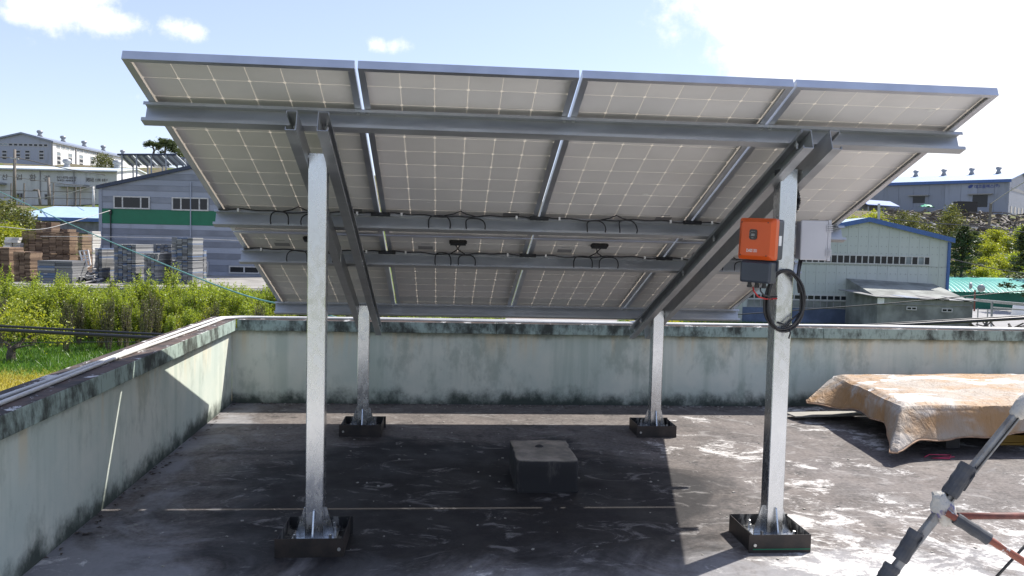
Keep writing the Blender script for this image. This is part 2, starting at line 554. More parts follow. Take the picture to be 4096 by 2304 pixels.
    M['annex'] = plain('annex_render', (.22, .23, .21), .85, var=.35, scale=.9)
    M['annexblue'] = plain('blue_render', (.10, .13, .20), .8, var=.3, scale=.8)
    M['annexroof'] = plain('grey_sheet_roof', (.20, .20, .195), .75, var=.25, scale=.7)
    M['teal_roof'] = plain('turquoise_roof', (.075, .38, .31), .42, var=.08, scale=.6)
    M['teal_wall'] = plain('green_wall', (.008, .13, .085), .6)
    M['tealwire'] = plain('green_wire', (.10, .27, .24), .5)
    M['rubble'] = None
    g = G('scrap_pile')
    r = g.island()
    c = g.mix(r, (.07, .06, .05), (.22, .19, .16))
    M['rubble'] = g.fin(g.mix(g.rng(r, .93, .95), c, (.6, .58, .54)), .9)
    M['greentarp'] = plain('green_tarp', (.015, .30, .16), .6)
    M['pv_far'] = plain('pale_panel_back', (.82, .85, .83), .3, var=.06, scale=1)


mats()

# ------------------------------------------------------------------ mesh helpers


class MB:
    def __init__(s, M4=None):
        s.v = []
        s.f = []
        s.mi = []
        s.M = M4
        s.k = 0

    def p(s, q):
        q = Vector(q)
        if s.M is not None:
            q = s.M @ q
        s.v.append(tuple(q))
        return len(s.v) - 1

    def face(s, ids):
        s.f.append(tuple(ids))
        s.mi.append(s.k)

    def poly(s, pts):
        s.face([s.p(q) for q in pts])
        return s

    def box(s, lo, hi, R=None, c=None):
        x0, y0, z0 = lo
        x1, y1, z1 = hi
        P = [(x0, y0, z0), (x1, y0, z0), (x1, y1, z0), (x0, y1, z0), (x0, y0, z1), (x1, y0, z1), (x1, y1, z1), (x0, y1, z1)]
        if R is not None:
            P = [R @ Vector(q) + Vector(c) for q in P]
        i = [s.p(q) for q in P]
        for a in ((0, 3, 2, 1), (4, 5, 6, 7), (0, 1, 5, 4), (1, 2, 6, 5), (2, 3, 7, 6), (3, 0, 4, 7)):
            s.face([i[j] for j in a])
        return s

    def hexa(s, P):
        """eight corners: bottom ring 0-3, top ring 4-7"""
        i = [s.p(q) for q in P]
        for a in ((0, 3, 2, 1), (4, 5, 6, 7), (0, 1, 5, 4), (1, 2, 6, 5), (2, 3, 7, 6), (3, 0, 4, 7)):
            s.face([i[j] for j in a])
        return s

    def ext(s, ring, d, caps=True):
        """extrude a closed ring of 3-d points by vector d"""
        d = Vector(d)
        a = [s.p(q) for q in ring]
        b = [s.p(Vector(q) + d) for q in ring]
        n = len(a)
        for j in range(n):
            s.face((a[j], a[(j + 1) % n], b[(j + 1) % n], b[j]))
        if caps:
            s.face(a[::-1])
            s.face(b)
        return s

    def tube(s, pts, r, n=8, caps=True):
        pts = [Vector(q) for q in pts]
        rr = r if isinstance(r, (list, tuple)) else [r] * len(pts)
        rings = []
        prev = None
        for i, q in enumerate(pts):
            t = (pts[min(i + 1, len(pts) - 1)] - pts[max(i - 1, 0)])
            if t.length < 1e-9:
                t = Vector((0, 0, 1))
            t.normalize()
            if prev is None:
                a = t.orthogonal().normalized()
            else:
                a = prev - t * prev.dot(t)
                a = a.normalized() if a.length > 1e-6 else t.orthogonal().normalized()
            prev = a
            b = t.cross(a)
            rings.append([s.p(q + (a * math.cos(2 * math.pi * k / n) + b * math.sin(2 * math.pi * k / n)) * rr[i]) for k in range(n)])
        for i in range(len(rings) - 1):
            for k in range(n):
                s.face((rings[i][k], rings[i][(k + 1) % n], rings[i + 1][(k + 1) % n], rings[i + 1][k]))
        if caps:
            s.face(rings[0][::-1])
            s.face(rings[-1])
        return s

    def lathe(s, prof, n=16, c=(0, 0, 0)):
        rings = []
        for r, z in prof:
            rings.append([s.p((c[0] + r * math.cos(2 * math.pi * k / n), c[1] + r * math.sin(2 * math.pi * k / n), c[2] + z)) for k in range(n)])
        for i in range(len(rings) - 1):
            for k in range(n):
                s.face((rings[i][k], rings[i][(k + 1) % n], rings[i + 1][(k + 1) % n], rings[i + 1][k]))
        s.face(rings[0][::-1])
        s.face(rings[-1])
        return s

    def mesh(s, name, mats):
        me = bpy.data.meshes.new(name)
        me.from_pydata(s.v, [], s.f)
        for m in mats if isinstance(mats, (list, tuple)) else [mats]:
            me.materials.append(M[m] if isinstance(m, str) else m)
        if any(s.mi):
            me.polygons.foreach_set('material_index', s.mi)
        me.update()
        return me

    def build(s, name, mats, parent=None, smooth=False, rel=True, bevel=0, shadow_auto=True):
        """one mesh object; world-space points are re-based on the parent's origin"""
        o = None
        if parent is not None and rel:
            org = origin(parent)
            s.v = [(a - org.x, b - org.y, c - org.z) for a, b, c in s.v]
        me = s.mesh(name, mats)
        if smooth:
            me.polygons.foreach_set('use_smooth', [True] * len(me.polygons))
            me.update()
        o = bpy.data.objects.new(name, me)
        COL.objects.link(o)
        o.parent = parent
        if bevel:
            b = o.modifiers.new('bevel', 'BEVEL')
            b.width = bevel
            b.segments = 2
            b.limit_method = 'ANGLE'
        return o


def origin(o):
    p = Vector((0, 0, 0))
    while o is not None:
        p += o.location
        o = o.parent
    return p


def tag(o, label, cat, group=None):
    o['label'] = label
    o['category'] = cat
    if group:
        o['group'] = group
    return o


def struct(o, kind='structure'):
    o['kind'] = kind
    return o


def thing(name, label, cat, loc=(0, 0, 0), group=None, rot=None):
    o = bpy.data.objects.new(name, None)
    o.empty_display_size = .1
    COL.objects.link(o)
    o.location = loc
    if rot is not None:
        o.rotation_euler = rot
    return tag(o, label, cat, group)


def inst(name, me, parent=None, loc=(0, 0, 0), rot=(0, 0, 0), scale=(1, 1, 1)):
    o = bpy.data.objects.new(name, me)
    COL.objects.link(o)
    o.parent = parent
    o.location = loc
    o.rotation_euler = rot
    o.scale = scale
    return o


def copy_tree(o, parent=None):
    c = o.copy()
    COL.objects.link(c)
    if parent is not None:
        c.parent = parent
    for ch in list(o.children):
        copy_tree(ch, c)
    return c


def npmesh(name, verts, faces, mats):
    """verts (n,3) array and faces (m,k) array"""
    me = bpy.data.meshes.new(name)
    verts = np.asarray(verts, dtype=np.float32)
    faces = np.asarray(faces, dtype=np.int32)
    m, k = faces.shape
    me.vertices.add(len(verts))
    me.vertices.foreach_set('co', verts.ravel())
    me.loops.add(m * k)
    me.loops.foreach_set('vertex_index', faces.ravel())
    me.polygons.add(m)
    me.polygons.foreach_set('loop_start', np.arange(0, m * k, k, dtype=np.int32))
    me.polygons.foreach_set('loop_total', np.full(m, k, dtype=np.int32))
    me.update(calc_edges=True)
    for q in mats if isinstance(mats, (list, tuple)) else [mats]:
        me.materials.append(M[q])
    return me


def leafcloud(centres, size, flatten=1.0, rs=NPR):
    """leaf quads of random attitude round the given centres -> verts, faces"""
    n = len(centres)
    a = rs.normal(size=(n, 3))
    a /= np.linalg.norm(a, axis=1)[:, None]
    b = rs.normal(size=(n, 3))
    b -= a * (a * b).sum(1)[:, None]
    b /= np.linalg.norm(b, axis=1)[:, None]
    a[:, 2] *= flatten
    b[:, 2] *= flatten
    s = size * rs.uniform(.6, 1.4, (n, 1))
    a = a * s
    b = b * s * .55
    v = np.stack([centres - a, centres + b, centres + a, centres - b], 1).reshape(-1, 3)
    f = np.arange(4 * n).reshape(n, 4)
    return v, f


def textmesh(name, body, size, mat, extrude=.0, bold=0.):
    cu = bpy.data.curves.new(name, 'FONT')
    cu.body = body
    cu.size = size
    cu.extrude = extrude
    cu.offset = bold
    cu.resolution_u = 3
    o = bpy.data.objects.new(name, cu)
    COL.objects.link(o)
    dg = bpy.context.evaluated_depsgraph_get()
    me = bpy.data.meshes.new_from_object(o.evaluated_get(dg))
    bpy.data.objects.remove(o)
    bpy.data.curves.remove(cu)
    me.name = name
    me.materials.clear()
    me.materials.append(M[mat])
    return me


def fit_text(body, w, h, mat, extrude=.004, bold=0.):
    """text mesh scaled into a w x h box, lower left at the origin, in the local x-y plane"""
    me = textmesh('lettering', body, 1., mat, extrude, bold)
    co = np.empty(len(me.vertices) * 3, dtype=np.float32)
    me.vertices.foreach_get('co', co)
    co = co.reshape(-1, 3)
    lo = co.min(0)
    hi = co.max(0)
    co[:, 0] = (co[:, 0] - lo[0]) / (hi[0] - lo[0]) * w
    co[:, 1] = (co[:, 1] - lo[1]) / (hi[1] - lo[1]) * h
    me.vertices.foreach_set('co', co.ravel())
    me.update()
    return me


# ------------------------------------------------------------------ terrain


def lerp_tab(tab, v):
    if v <= tab[0][0]:
        return tab[0][1]
    for (a, b), (c, d) in zip(tab, tab[1:]):
        if v <= c:
            t = (v - a) / (c - a)
            t = t * t * (3 - 2 * t)
            return b + (d - b) * t
    return tab[-1][1]


ZL = [(-30, -3.1), (37.6, -3.0), (38.2, -1.15), (57, -1.1), (76, 1.0), (100, 4.4), (110, 5.2), (135, 9.5), (160, 14.5), (215, 16.0), (260, 20.0), (400, 14.)]
ZR = [(-30, -3.8), (75, -3.75), (84, -2.6), (110, 2.2), (140, 6.2), (172, 10.6), (182, 11.0), (240, 11.8), (400, 9.0)]


def gz(x, y):
    t = min(1, max(0, (x + 6) / 10))
    t = t * t * (3 - 2 * t)
    z = lerp_tab(ZL, y) * (1 - t) + lerp_tab(ZR, y) * t
    return z


xs = sorted(set(list(np.linspace(-260, -40, 45)) + list(np.linspace(-40, 70, 111)) + list(np.linspace(70, 260, 39))))
ys = sorted(set(list(np.linspace(-60, 30, 19)) + list(np.linspace(30, 46, 41)) + list(np.linspace(46, 220, 117)) + list(np.linspace(220, 700, 25))))
V = []
for yv in ys:
    for xv in xs:
        bumpz = 0
        if yv > 88:
            bumpz = .35 * math.sin(xv * .7 + yv * .3) * math.sin(yv * .45 - xv * .21)
        V.append((xv, yv, gz(xv, yv) + bumpz))
nx = len(xs)
Fq = [(j * nx + i, j * nx + i + 1, (j + 1) * nx + i + 1, (j + 1) * nx + i) for j in range(len(ys) - 1) for i in range(nx - 1)]
me = npmesh('ground', V, Fq, 'ground')
me.polygons.foreach_set('use_smooth', [True] * len(me.polygons))
struct(inst('ground', me))


def sheet(name, x0, x1, y0, y1, mat, dz, nxs=20, nys=10):
    v = [(x0 + (x1 - x0) * i / nxs, y0 + (y1 - y0) * j / nys) for j in range(nys + 1) for i in range(nxs + 1)]
    v = [(a, b, gz(a, b) + dz) for a, b in v]
    f = [(j * (nxs + 1) + i, j * (nxs + 1) + i + 1, (j + 1) * (nxs + 1) + i + 1, (j + 1) * (nxs + 1) + i) for j in range(nys) for i in range(nxs)]
    return struct(inst(name, npmesh(name, v, f, mat)))


sheet('lawn', -26, -5.9, 14, 29.5, 'lawn', .02)
sheet('yard', -45, -6.2, 39.2, 57, 'yard', .03, 30, 12)
sheet('road', 4.2, 26, 46.5, 52.5, 'road', .02, 10, 6)
sheet('dirt_verge', 4.2, 16, 52.6, 60, 'dirt', .02, 10, 6)
sheet('side_road', 32, 60, 49, 72, 'road', .02, 10, 10)

# ------------------------------------------------------------------ the flat roof
WY0 = 4.085          # inner face of the rear parapet
LX = lambda y: -0.528 - 0.018 * y     # inner face of the left parapet
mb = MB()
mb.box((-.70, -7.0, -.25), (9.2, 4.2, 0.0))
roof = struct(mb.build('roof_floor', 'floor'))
CZ0, CZ1 = .70, .807
lp = thing('parapet_wall', 'low pale green parapet on the left with mildewed coping, half in sun', 'wall', (LX(0), 0, 0))
mb = MB()
y0, y1 = -7., 4.35
mb.hexa([(LX(y0) - .16, y0, -3.6), (LX(y0), y0, -3.6), (LX(WY0), WY0 - .001, -3.6), (LX(y1) - .16, y1 - .03, -3.6),
         (LX(y0) - .16, y0, CZ0), (LX(y0), y0, CZ0), (LX(WY0), WY0 - .001, CZ0), (LX(y1) - .16, y1 - .03, CZ0)])
mb.build('wall', 'wall', lp)
mb = MB()
# coping cast in two lengths with a joint at y = 1.42
for a, b in ((-7., 1.412), (1.42, 4.33)):
    mb.hexa([(LX(a) - .235, a, CZ0 + .001), (LX(a) + .055, a, CZ0 + .001), (LX(b) + .055, b if b < 4 else 4.03, CZ0 + .001), (LX(b) - .235, b, CZ0 + .001),
             (LX(a) - .23, a, CZ1), (LX(a) + .05, a, CZ1), (LX(b) + .05, b if b < 4 else 4.03, CZ1), (LX(b) - .23, b, CZ1)])
mb.build('coping', 'coping', lp, bevel=.006)
rp = thing('parapet_wall', 'low pale green parapet across the back of the roof, in shade', 'wall', (4, WY0, 0))
mb = MB()
mb.box((LX(WY0) + .0015, WY0, -3.8), (9.2, WY0 + .16, CZ0))
mb.build('wall', 'wall', rp)
mb = MB()
xs_ = [LX(4.03) + .052, 1.905, 5.2, 9.2]
for a, b in zip(xs_, xs_[1:]):
    y_in, y_out = WY0 - .055, WY0 + .235
    mb.hexa([(a + .004, y_in, CZ0 + .0015), (b, y_in, CZ0 + .0015), (b, y_out, CZ0 + .0015), (a + .004, y_out, CZ0 + .0015),
             (a + .004, y_in + .004, CZ1 - .001), (b, y_in + .004, CZ1 - .001), (b, y_out, CZ1 - .001), (a + .004, y_out, CZ1 - .001)])
mb.build('coping', 'coping', rp, bevel=.006)

# white conduits lying on the copings
for k, (o1, o2, lab) in enumerate(((-.075, .0, 'white plastic conduit along the coping, the outer of the two'), (-.02, .07, 'white plastic conduit along the coping, nearer the roof'))):
    mb = MB()
    pts = []
    for yv in np.linspace(-6.9, 3.9, 34):
        pts.append((LX(yv) - .04 + o1 + .012 * math.sin(yv * 1.7 + k * 2), yv, CZ1 + .0125))
    yl = WY0 + .075 - o2
    pts.append((LX(4) - .02 + o1, yl - .12, CZ1 + .013))
    pts.append((LX(4) + .06, yl - .02, CZ1 + .0135))
    for xv in np.linspace(-.45, 9.1, 30):
        pts.append((xv, yl + .016 * math.sin(xv * 1.3 + k), CZ1 + .0125 + .004 * max(0, math.sin(xv * 1.3 + k))))
    tag(mb.tube(pts, .0115, 8).build('conduit', 'pvc', smooth=True), lab, 'conduit', 'conduits on the coping')
# small black-and-white lump of cable tape on the rear coping beside the right rear post
t = thing('cable_clamp', 'small black and white cable bundle on the rear coping behind the right rear post', 'cable', (3.34, 4.05, CZ1))
mb = MB()
mb.lathe([(.01, 0), (.05, .0), (.055, .03), (.035, .065), (.01, .07)], 12, (3.34, 4.13, CZ1))
mb.build('black_wrap', 'black', t, smooth=True)
mb = MB()
mb.tube([(3.24, 4.10, CZ1 + .02), (3.32, 4.06, CZ1 + .03), (3.40, 4.07, CZ1 + .05), (3.41, 4.12, CZ1 + .06)], .016, 8)
mb.build('white_pipe_end', 'white', t, smooth=True)

# ------------------------------------------------------------------ solar panels
TH = .372
PW, PL = .992, 1.976
PITCHU, PITCHV = 1.0065, 1.9946
CELL = .1588
AX = Matrix.Rotation(-TH, 4, 'X')
AO = Vector((0, 0, 2.3613))
AM = Matrix.Translation(AO) @ AX          # local (u, v, w) -> world


def A(u, v, w):
    return AM @ Vector((u, v, w))


FR0, FR1 = -.035, .005     # underside and top of the frame relative to the cell plane
cs = CELL / 2 - .0017
ch = .0078
ring = [(-cs + ch, -cs), (cs - ch, -cs), (cs, -cs + ch), (cs, cs - ch), (cs - ch, cs), (-cs + ch, cs), (-cs, cs - ch), (-cs, -cs + ch)]
mb = MB()
lo = [mb.p((x, y, -.0012)) for x, y in ring]
hi = [mb.p((x, y, .0012)) for x, y in ring]
mb.face(lo[::-1])
for j in range(8):
    mb.face((lo[j], lo[(j + 1) % 8], hi[(j + 1) % 8], hi[j]))
mb.k = 1
mb.face(hi)
CELLME = mb.mesh('cell', ['cellback', 'cellfront'])


def profile_rail(L, lip, top=.010):
    """frame rail along local x, outer face at y=0, lip pointing +y"""
    t = .0025
    r = [(0, FR0), (lip, FR0), (lip, FR0 + t), (t, FR0 + t), (t, .0015), (top, .0015), (top, FR1), (0, FR1)]
    return [(y, z) for y, z in r]


def rail_mesh(L, lip):
    mb = MB()
    pr = profile_rail(L, lip)
    # mitred ends
    a = [mb.p((min(y, L), y, z)) for y, z in pr]
    b = [mb.p((L - y, y, z)) for y, z in pr]
    n = len(pr)
    for j in range(n):
        mb.face((a[j], b[j], b[(j + 1) % n], a[(j + 1) % n]))
    mb.face(a)
    mb.face(b[::-1])
    return mb.mesh('frame_rail', 'alu')


RAILW = rail_mesh(PW, .024)
RAILL = rail_mesh(PL, .031)
mb = MB()
mb.box((0, 0, -.0002), (PW - .006, PL - .006, .0002))
SHEETME = mb.mesh('backsheet', 'sheet')
mb = MB()
mb.box((-.055, -.024, -.026), (.055, .024, -.0013))
mb.box((-.062, -.018, -.016), (-.055, .018, -.004))
mb.box((.055, -.018, -.016), (.062, .018, -.004))
JBME = mb.mesh('junction_box', 'black')
mb = MB()
mb.box((-.052, -.03, -.0022), (.052, .03, -.0014))
STME = mb.mesh('label_sticker', 'sticker')
mb = MB()
mb.box((-.03, -.003, -.0022), (.03, .003, -.0014))
BARME = mb.mesh('label_bar', 'sticker')

pnames = [['solar panel at the left end of the upper row', 'second solar panel from the left in the upper row', 'third solar panel from the left in the upper row', 'solar panel at the right end of the upper row'],
          ['solar panel at the left end of the lower row', 'second solar panel from the left in the lower row, with a junction box', 'third solar panel from the left in the lower row, with a junction box', 'solar panel at the right end of the lower row']]
mx = (PW - 6 * CELL) / 2
my = (PL - 12 * CELL) / 2
for r in range(2):
    for c in range(4):
        org = A(c * PITCHU - mx, r * PITCHV - my, 0)
        t = thing('solar_module', pnames[r][c], 'solar panel', org, 'panels of the solar array', rot=(-TH, 0, 0))
        inst('frame_rail', RAILW, t)
        inst('frame_rail', RAILW, t, (PW, PL, 0), (0, 0, math.pi))
        inst('frame_rail', RAILL, t, (PW, 0, 0), (0, 0, math.pi / 2))
        inst('frame_rail', RAILL, t, (0, PL, 0), (0, 0, -math.pi / 2))
        inst('backsheet', SHEETME, t, (.003, .003, 0))
        for j in range(12):
            for i in range(6):
                inst('cell', CELLME, t, (mx + (i + .5) * CELL, my + (j + .5) * CELL, 0))
        jy = (PL - .11) if r == 0 else .155
        sy = (PL - .30) if r == 0 else .30
        inst('junction_box', JBME, t, (PW / 2, jy, 0))
        inst('label_sticker', STME, t, (PW / 2 + (.33 if r == 0 else -.23), sy + (-.015 if r == 0 else .0), 0))
        inst('label_bar', BARME, t, (PW / 2 + (.33 if r == 0 else -.23), sy - .075, 0))

# small white marks on the panel backs
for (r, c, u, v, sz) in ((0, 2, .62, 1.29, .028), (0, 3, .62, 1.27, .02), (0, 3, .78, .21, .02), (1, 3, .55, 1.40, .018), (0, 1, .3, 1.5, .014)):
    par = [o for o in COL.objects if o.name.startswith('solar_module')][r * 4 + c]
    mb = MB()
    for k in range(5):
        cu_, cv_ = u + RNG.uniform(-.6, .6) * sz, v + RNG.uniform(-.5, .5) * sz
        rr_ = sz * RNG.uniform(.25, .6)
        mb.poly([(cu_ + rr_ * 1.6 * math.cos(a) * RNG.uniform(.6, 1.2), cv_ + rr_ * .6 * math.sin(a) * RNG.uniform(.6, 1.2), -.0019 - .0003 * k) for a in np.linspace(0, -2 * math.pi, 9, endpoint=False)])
    mb.build('pale_mark', 'white', par, rel=False)

# ------------------------------------------------------------------ purlins and rafters


def csec(h, wd, lip, t=.0032):
    """C section in (a,b): web on b=0 side from a=0..h, flanges toward +b"""
    return [(0, 0), (h, 0), (h, wd), (h - lip, wd), (h - lip, wd - t), (h - t, wd - t), (h - t, t), (t, t), (t, wd - t), (lip, wd - t), (lip, wd), (0, wd)]


PH = .1
U0, U1 = -.042, 4.035
for v, lab in ((.362, 'steel C purlin highest under the upper solar panels'), (1.627, 'steel C purlin with black cable along it, under the lower end of the upper panels'),
               (2.312, 'steel C purlin with black cable along it, under the upper end of the lower panels'), (3.585, 'lowest steel C purlin, just above the rear parapet')):
    t = thing('purlin', lab, 'purlin', A(U0, v, -.085), 'purlins of the solar array')
    mb = MB(AM)
    sec = csec(PH, .052, .016)
    ring = [(U0, v - b, FR0 - .002 - PH + a) for a, b in sec]
    mb.ext(ring, (U1 - U0, 0, 0))
    mb.build('channel', 'chan', t)
    # panel clamps: bolt pairs under each seam
    for c in range(1, 4):
        for s in (-.03, .016):
            mb = MB(AM)
            u = c * PITCHU - mx - .007 + s
            mb.box((u, v - .04, FR0 - .016 - .002), (u + .014, v - .026, FR0 - .0055))
            mb.build('clamp_bolt', 'bolt', t)

PX = (.747, 3.195)
RT = FR0 - .002 - PH - .0015
for k, px in enumerate(PX):
    for s in (-1, 1):
        side = ('left', 'right')[k]
        lab = 'sloping steel C rafter on the %s of the %s post pair' % (('left side', '', 'right side')[s + 1], side)
        t = thing('rafter', lab, 'rafter', A(px, .17, RT), 'rafters of the solar array')
        mb = MB(AM)
        sec = csec(PH, .05, .016)
        x0 = px + s * .0465
        v0, v1 = .17, 3.86
        a_ = [mb.p((x0 + s * b, v0, RT - PH + a)) for a, b in sec]
        b_ = [mb.p((x0 + s * b, v1, RT - PH + a)) for a, b in sec]
        n = len(sec)
        for j in range(n):
            q = (a_[j], a_[(j + 1) % n], b_[(j + 1) % n], b_[j])
            mb.face(q if s < 0 else q[::-1])
        mb.face(a_ if s > 0 else a_[::-1])
        mb.face(b_[::-1] if s > 0 else b_)
        mb.build('channel', 'chan', t)
        # bolts that hold it to the purlins and to the posts
        for v in (.335, 1.6, 2.285, 3.56):
            mb = MB(AM)
            u = x0 + s * .026
            mb.tube([(u, v - .05, RT - .045), (u, v - .05, RT + .006)], .006, 6)
            mb.tube([(u, v - .05, RT - .03), (u, v - .05, RT - .018)], .011, 6)
            mb.build('bolt', 'bolt', t)
        for v in (.50, 3.16):
            mb = MB(AM)
            mb.tube([(x0 - s * .004, v, RT - .062), (x0 + s * .02, v, RT - .062)], .010, 6)
            mb.build('bolt', 'bolt', t)

# ------------------------------------------------------------------ posts with base plates in steel form boxes
PSZ = .0455
BOX = .3235
spots = [(PX[0], .455, 2.01, 'tall galvanised square post at the front left', 'black steel form box round the foot of the front left post'),
         (PX[1] - .012, .455, 2.01, 'tall galvanised square post at the front right, carrying the orange inverter', 'black steel form box with a green line at the foot of the front right post'),
         (PX[0], 2.934, 1.05, 'short galvanised square post at the rear left', 'black steel form box round the foot of the rear left post'),
         (PX[1], 2.934, 1.05, 'short galvanised square post at the rear right', 'black steel form box round the foot of the rear right post')]
bshift = [0., -.012, 0., -.012]
for k, (x, y, h, lab, lab2) in enumerate(spots):
    t = thing('post', lab, 'post', (x, y, 0), 'posts of the solar array')
    mb = MB()
    z0 = .052
    e = .004
    s = PSZ
    sec = [(-s + e, -s), (s - e, -s), (s, -s + e), (s, s - e), (s - e, s), (-s + e, s), (-s, s - e), (-s, -s + e)]
    q = s - .004
    inn = [(-q, -q), (q, -q), (q, q), (-q, q)]
    lo = [mb.p((x + a, y + b, z0)) for a, b in sec]
    hi = [mb.p((x + a, y + b, h)) for a, b in sec]
    for j in range(8):
        mb.face((lo[j], lo[(j + 1) % 8], hi[(j + 1) % 8], hi[j]))
    ti = [mb.p((x + a, y + b, h)) for a, b in inn]
    bi = [mb.p((x + a, y + b, z0)) for a, b in inn]
    for j in range(4):
        mb.face((ti[j], ti[(j + 1) % 4], bi[(j + 1) % 4], bi[j]))
    for j, (o1, o2) in enumerate(((0, 1), (2, 3), (4, 5), (6, 7))):
        mb.face((hi[o1], hi[o2], ti[(j + 1) % 4], ti[j]))
        mb.face((hi[o2], hi[(o2 + 1) % 8], ti[(j + 1) % 4]))
    mb.build('shaft', 'galv', t)
    mb = MB()
    mb.box((x - .115, y - .115, .042), (x + .115, y + .115, z0 - .0005))
    mb.build('base_plate', 'galv', t)
    for a in range(4):
        ca, sa = (1, 0, -1, 0)[a], (0, 1, 0, -1)[a]
        mb = MB()
        d0, d1, d2 = PSZ + .0005, PSZ + .012, PSZ + .052
        prof = [(d0, z0 + .0005), (d2, z0 + .0005), (d2, z0 + .018), (d1, z0 + .148), (d0, z0 + .150)]
        tx, ty = -sa * .004, ca * .004
        ring = [(x + ca * d + tx, y + sa * d + ty, z) for d, z in prof]
        mb.ext(ring, (-2 * tx, -2 * ty, 0))
        mb.build('gusset', 'galv', t)
    for sx in (-1, 1):
        for sy in (-1, 1):
            mb = MB()
            bx, by = x + sx * .088, y + sy * .088
            mb.lathe([(.004, 0), (.0135, 0), (.0135, .014), (.008, .015), (.008, .038), (.003, .04)], 8, (bx, by, z0))
            mb.build('anchor_bolt', 'bolt', t)
    t = thing('form_box', lab2, 'form box', (x, y, 0), 'form boxes at the post feet')
    xb = x + bshift[k]
    hb = .096
    a = BOX / 2
    th = .003
    # four plates, pinwheel overlap
    for j, (lo_, hi_) in enumerate((((xb - a - .012, y - a, .0), (xb + a, y - a + th, hb)), ((xb + a - th, y - a + th + .0005, .0), (xb + a, y + a + .0, hb)),
                                   ((xb - a + th, y + a + .0005, .0), (xb + a + .014, y + a + th, hb)), ((xb - a, y - a + th + .0005, .0), (xb - a + th, y + a, hb)))):
        mb = MB()
        mb.box(lo_, hi_)
        # inner faces carry cement smears
        inner = {0: 4, 1: 5, 2: 2, 3: 3}[j]
        mb.mi[inner] = 1
        mb.build('side_plate', ['form', 'formin'], t)
    mb = MB()
    mb.box((xb - a + th, y - a + th, .004), (xb + a - th, y + a - th, .036))
    mb.build('grout', 'formin', t)
    mb = MB()
    sx = 1 if k in (0,) else -1
    mb.tube([(xb + sx * (a - .02), y - a - .006, .042), (xb + sx * (a - .02), y - a + .001, .042)], .0085, 10)
    mb.build('side_bolt', 'bolt', t)
    if k == 1:
        mb = MB()
        mb.box((xb - a + .01, y - a - .0012, .017), (xb + a - .002, y - a - .0002, .022))
        mb.build('green_line', 'greenline', t)

# ------------------------------------------------------------------ cables under the array
for v, ri, lab in ((1.627, 0, 'black panel cable with hanging loops along the upper cable purlin'), (2.312, 1, 'black panel cable with hanging loops along the lower cable purlin')):
    t = thing('panel_cable', lab, 'cable', A(0, v - .06, -.045), 'panel cables')
    yv = v - .058
    for c in range(4):
        uc = c * PITCHU + 3 * CELL
        mb = MB(AM)
        pts = []
        for q in np.linspace(-.49, .49, 27):
            w = -.045 - .007 * math.cos(q * 9 + c * .7) + .004 * math.sin(q * 31 + c * 2.3 + ri)
            pts.append((uc + q, yv - .004, w))
        mb.tube(pts, .0042, 6)
        mb.build('cable_run', 'cable', t, smooth=True)
        # connectors at the seams
        if c:
            mb = MB(AM)
            mb.box((c * PITCHU - mx - .065, yv - .014, -.058), (c * PITCHU - mx + .055, yv + .004, -.038))
            mb.build('connector', 'black', t)
        # hanging half loops
        for off in ((-.13, .085) if ri == 0 else (-.115, .075)):
            off += RNG.uniform(-.018, .018)
            lw, lh = .062 * RNG.uniform(.82, 1.15), .070 * RNG.uniform(.8, 1.1)
            sk = RNG.uniform(-.012, .012)
            mb = MB(AM)
            pts = []
            for q in np.linspace(0, math.pi, 15):
                ex = math.copysign(abs(math.cos(q)) ** .6, math.cos(q))
                pts.append((uc + off + lw * ex + sk * math.sin(q), yv - .006 + .012 * math.sin(q), -.112 + lh * math.sin(q) ** .7))
            pts = [(pts[0][0] - .002, pts[0][1] + .016, -.128)] + pts + [(pts[-1][0] + .002, pts[-1][1] + .016, -.128)]
            mb.tube(pts, .0044, 6)
            mb.build('cable_loop', 'cable', t, smooth=True)
        # leads up to the junction box
        mb = MB(AM)
        if ri == 0:
            mb.tube([(uc - .10, yv, -.044), (uc - .04, yv - .014, -.036), (uc, yv - .026, -.020), (uc + .04, yv - .014, -.036), (uc + .10, yv, -.044)], .0042, 6)
        else:
            mb.tube([(uc - .03, yv - .165, -.014), (uc - .022, yv - .12, -.018), (uc - .004, yv - .06, -.02), (uc - .004, yv - .03, -.026), (uc - .05, yv, -.044)], .0042, 6)
            mb.tube([(uc + .035, yv - .165, -.014), (uc + .02, yv - .12, -.018), (uc + .004, yv - .06, -.02), (uc + .004, yv - .03, -.026), (uc + .05, yv, -.044)], .0042, 6)
        mb.build('lead', 'cable', t, smooth=True)
        for q in (-.37, .36):
            mb = MB(AM)
            mb.box((uc + q - .006, yv - .012, -.056), (uc + q + .006, yv + .002, -.036))
            mb.build('cable_tag', 'tag', t)

# ------------------------------------------------------------------ inverter, distribution box, cable coil
IN = thing('inverter', 'orange and slate inverter with small display hung on the front right post', 'inverter', (2.985, .33, 1.64))
yawi = math.radians(-48)
IM = Matrix.Translation((2.992, .285, 1.637)) @ Matrix.Rotation(yawi, 4, 'Z') @ Matrix.Rotation(math.radians(1.5), 4, 'Y')


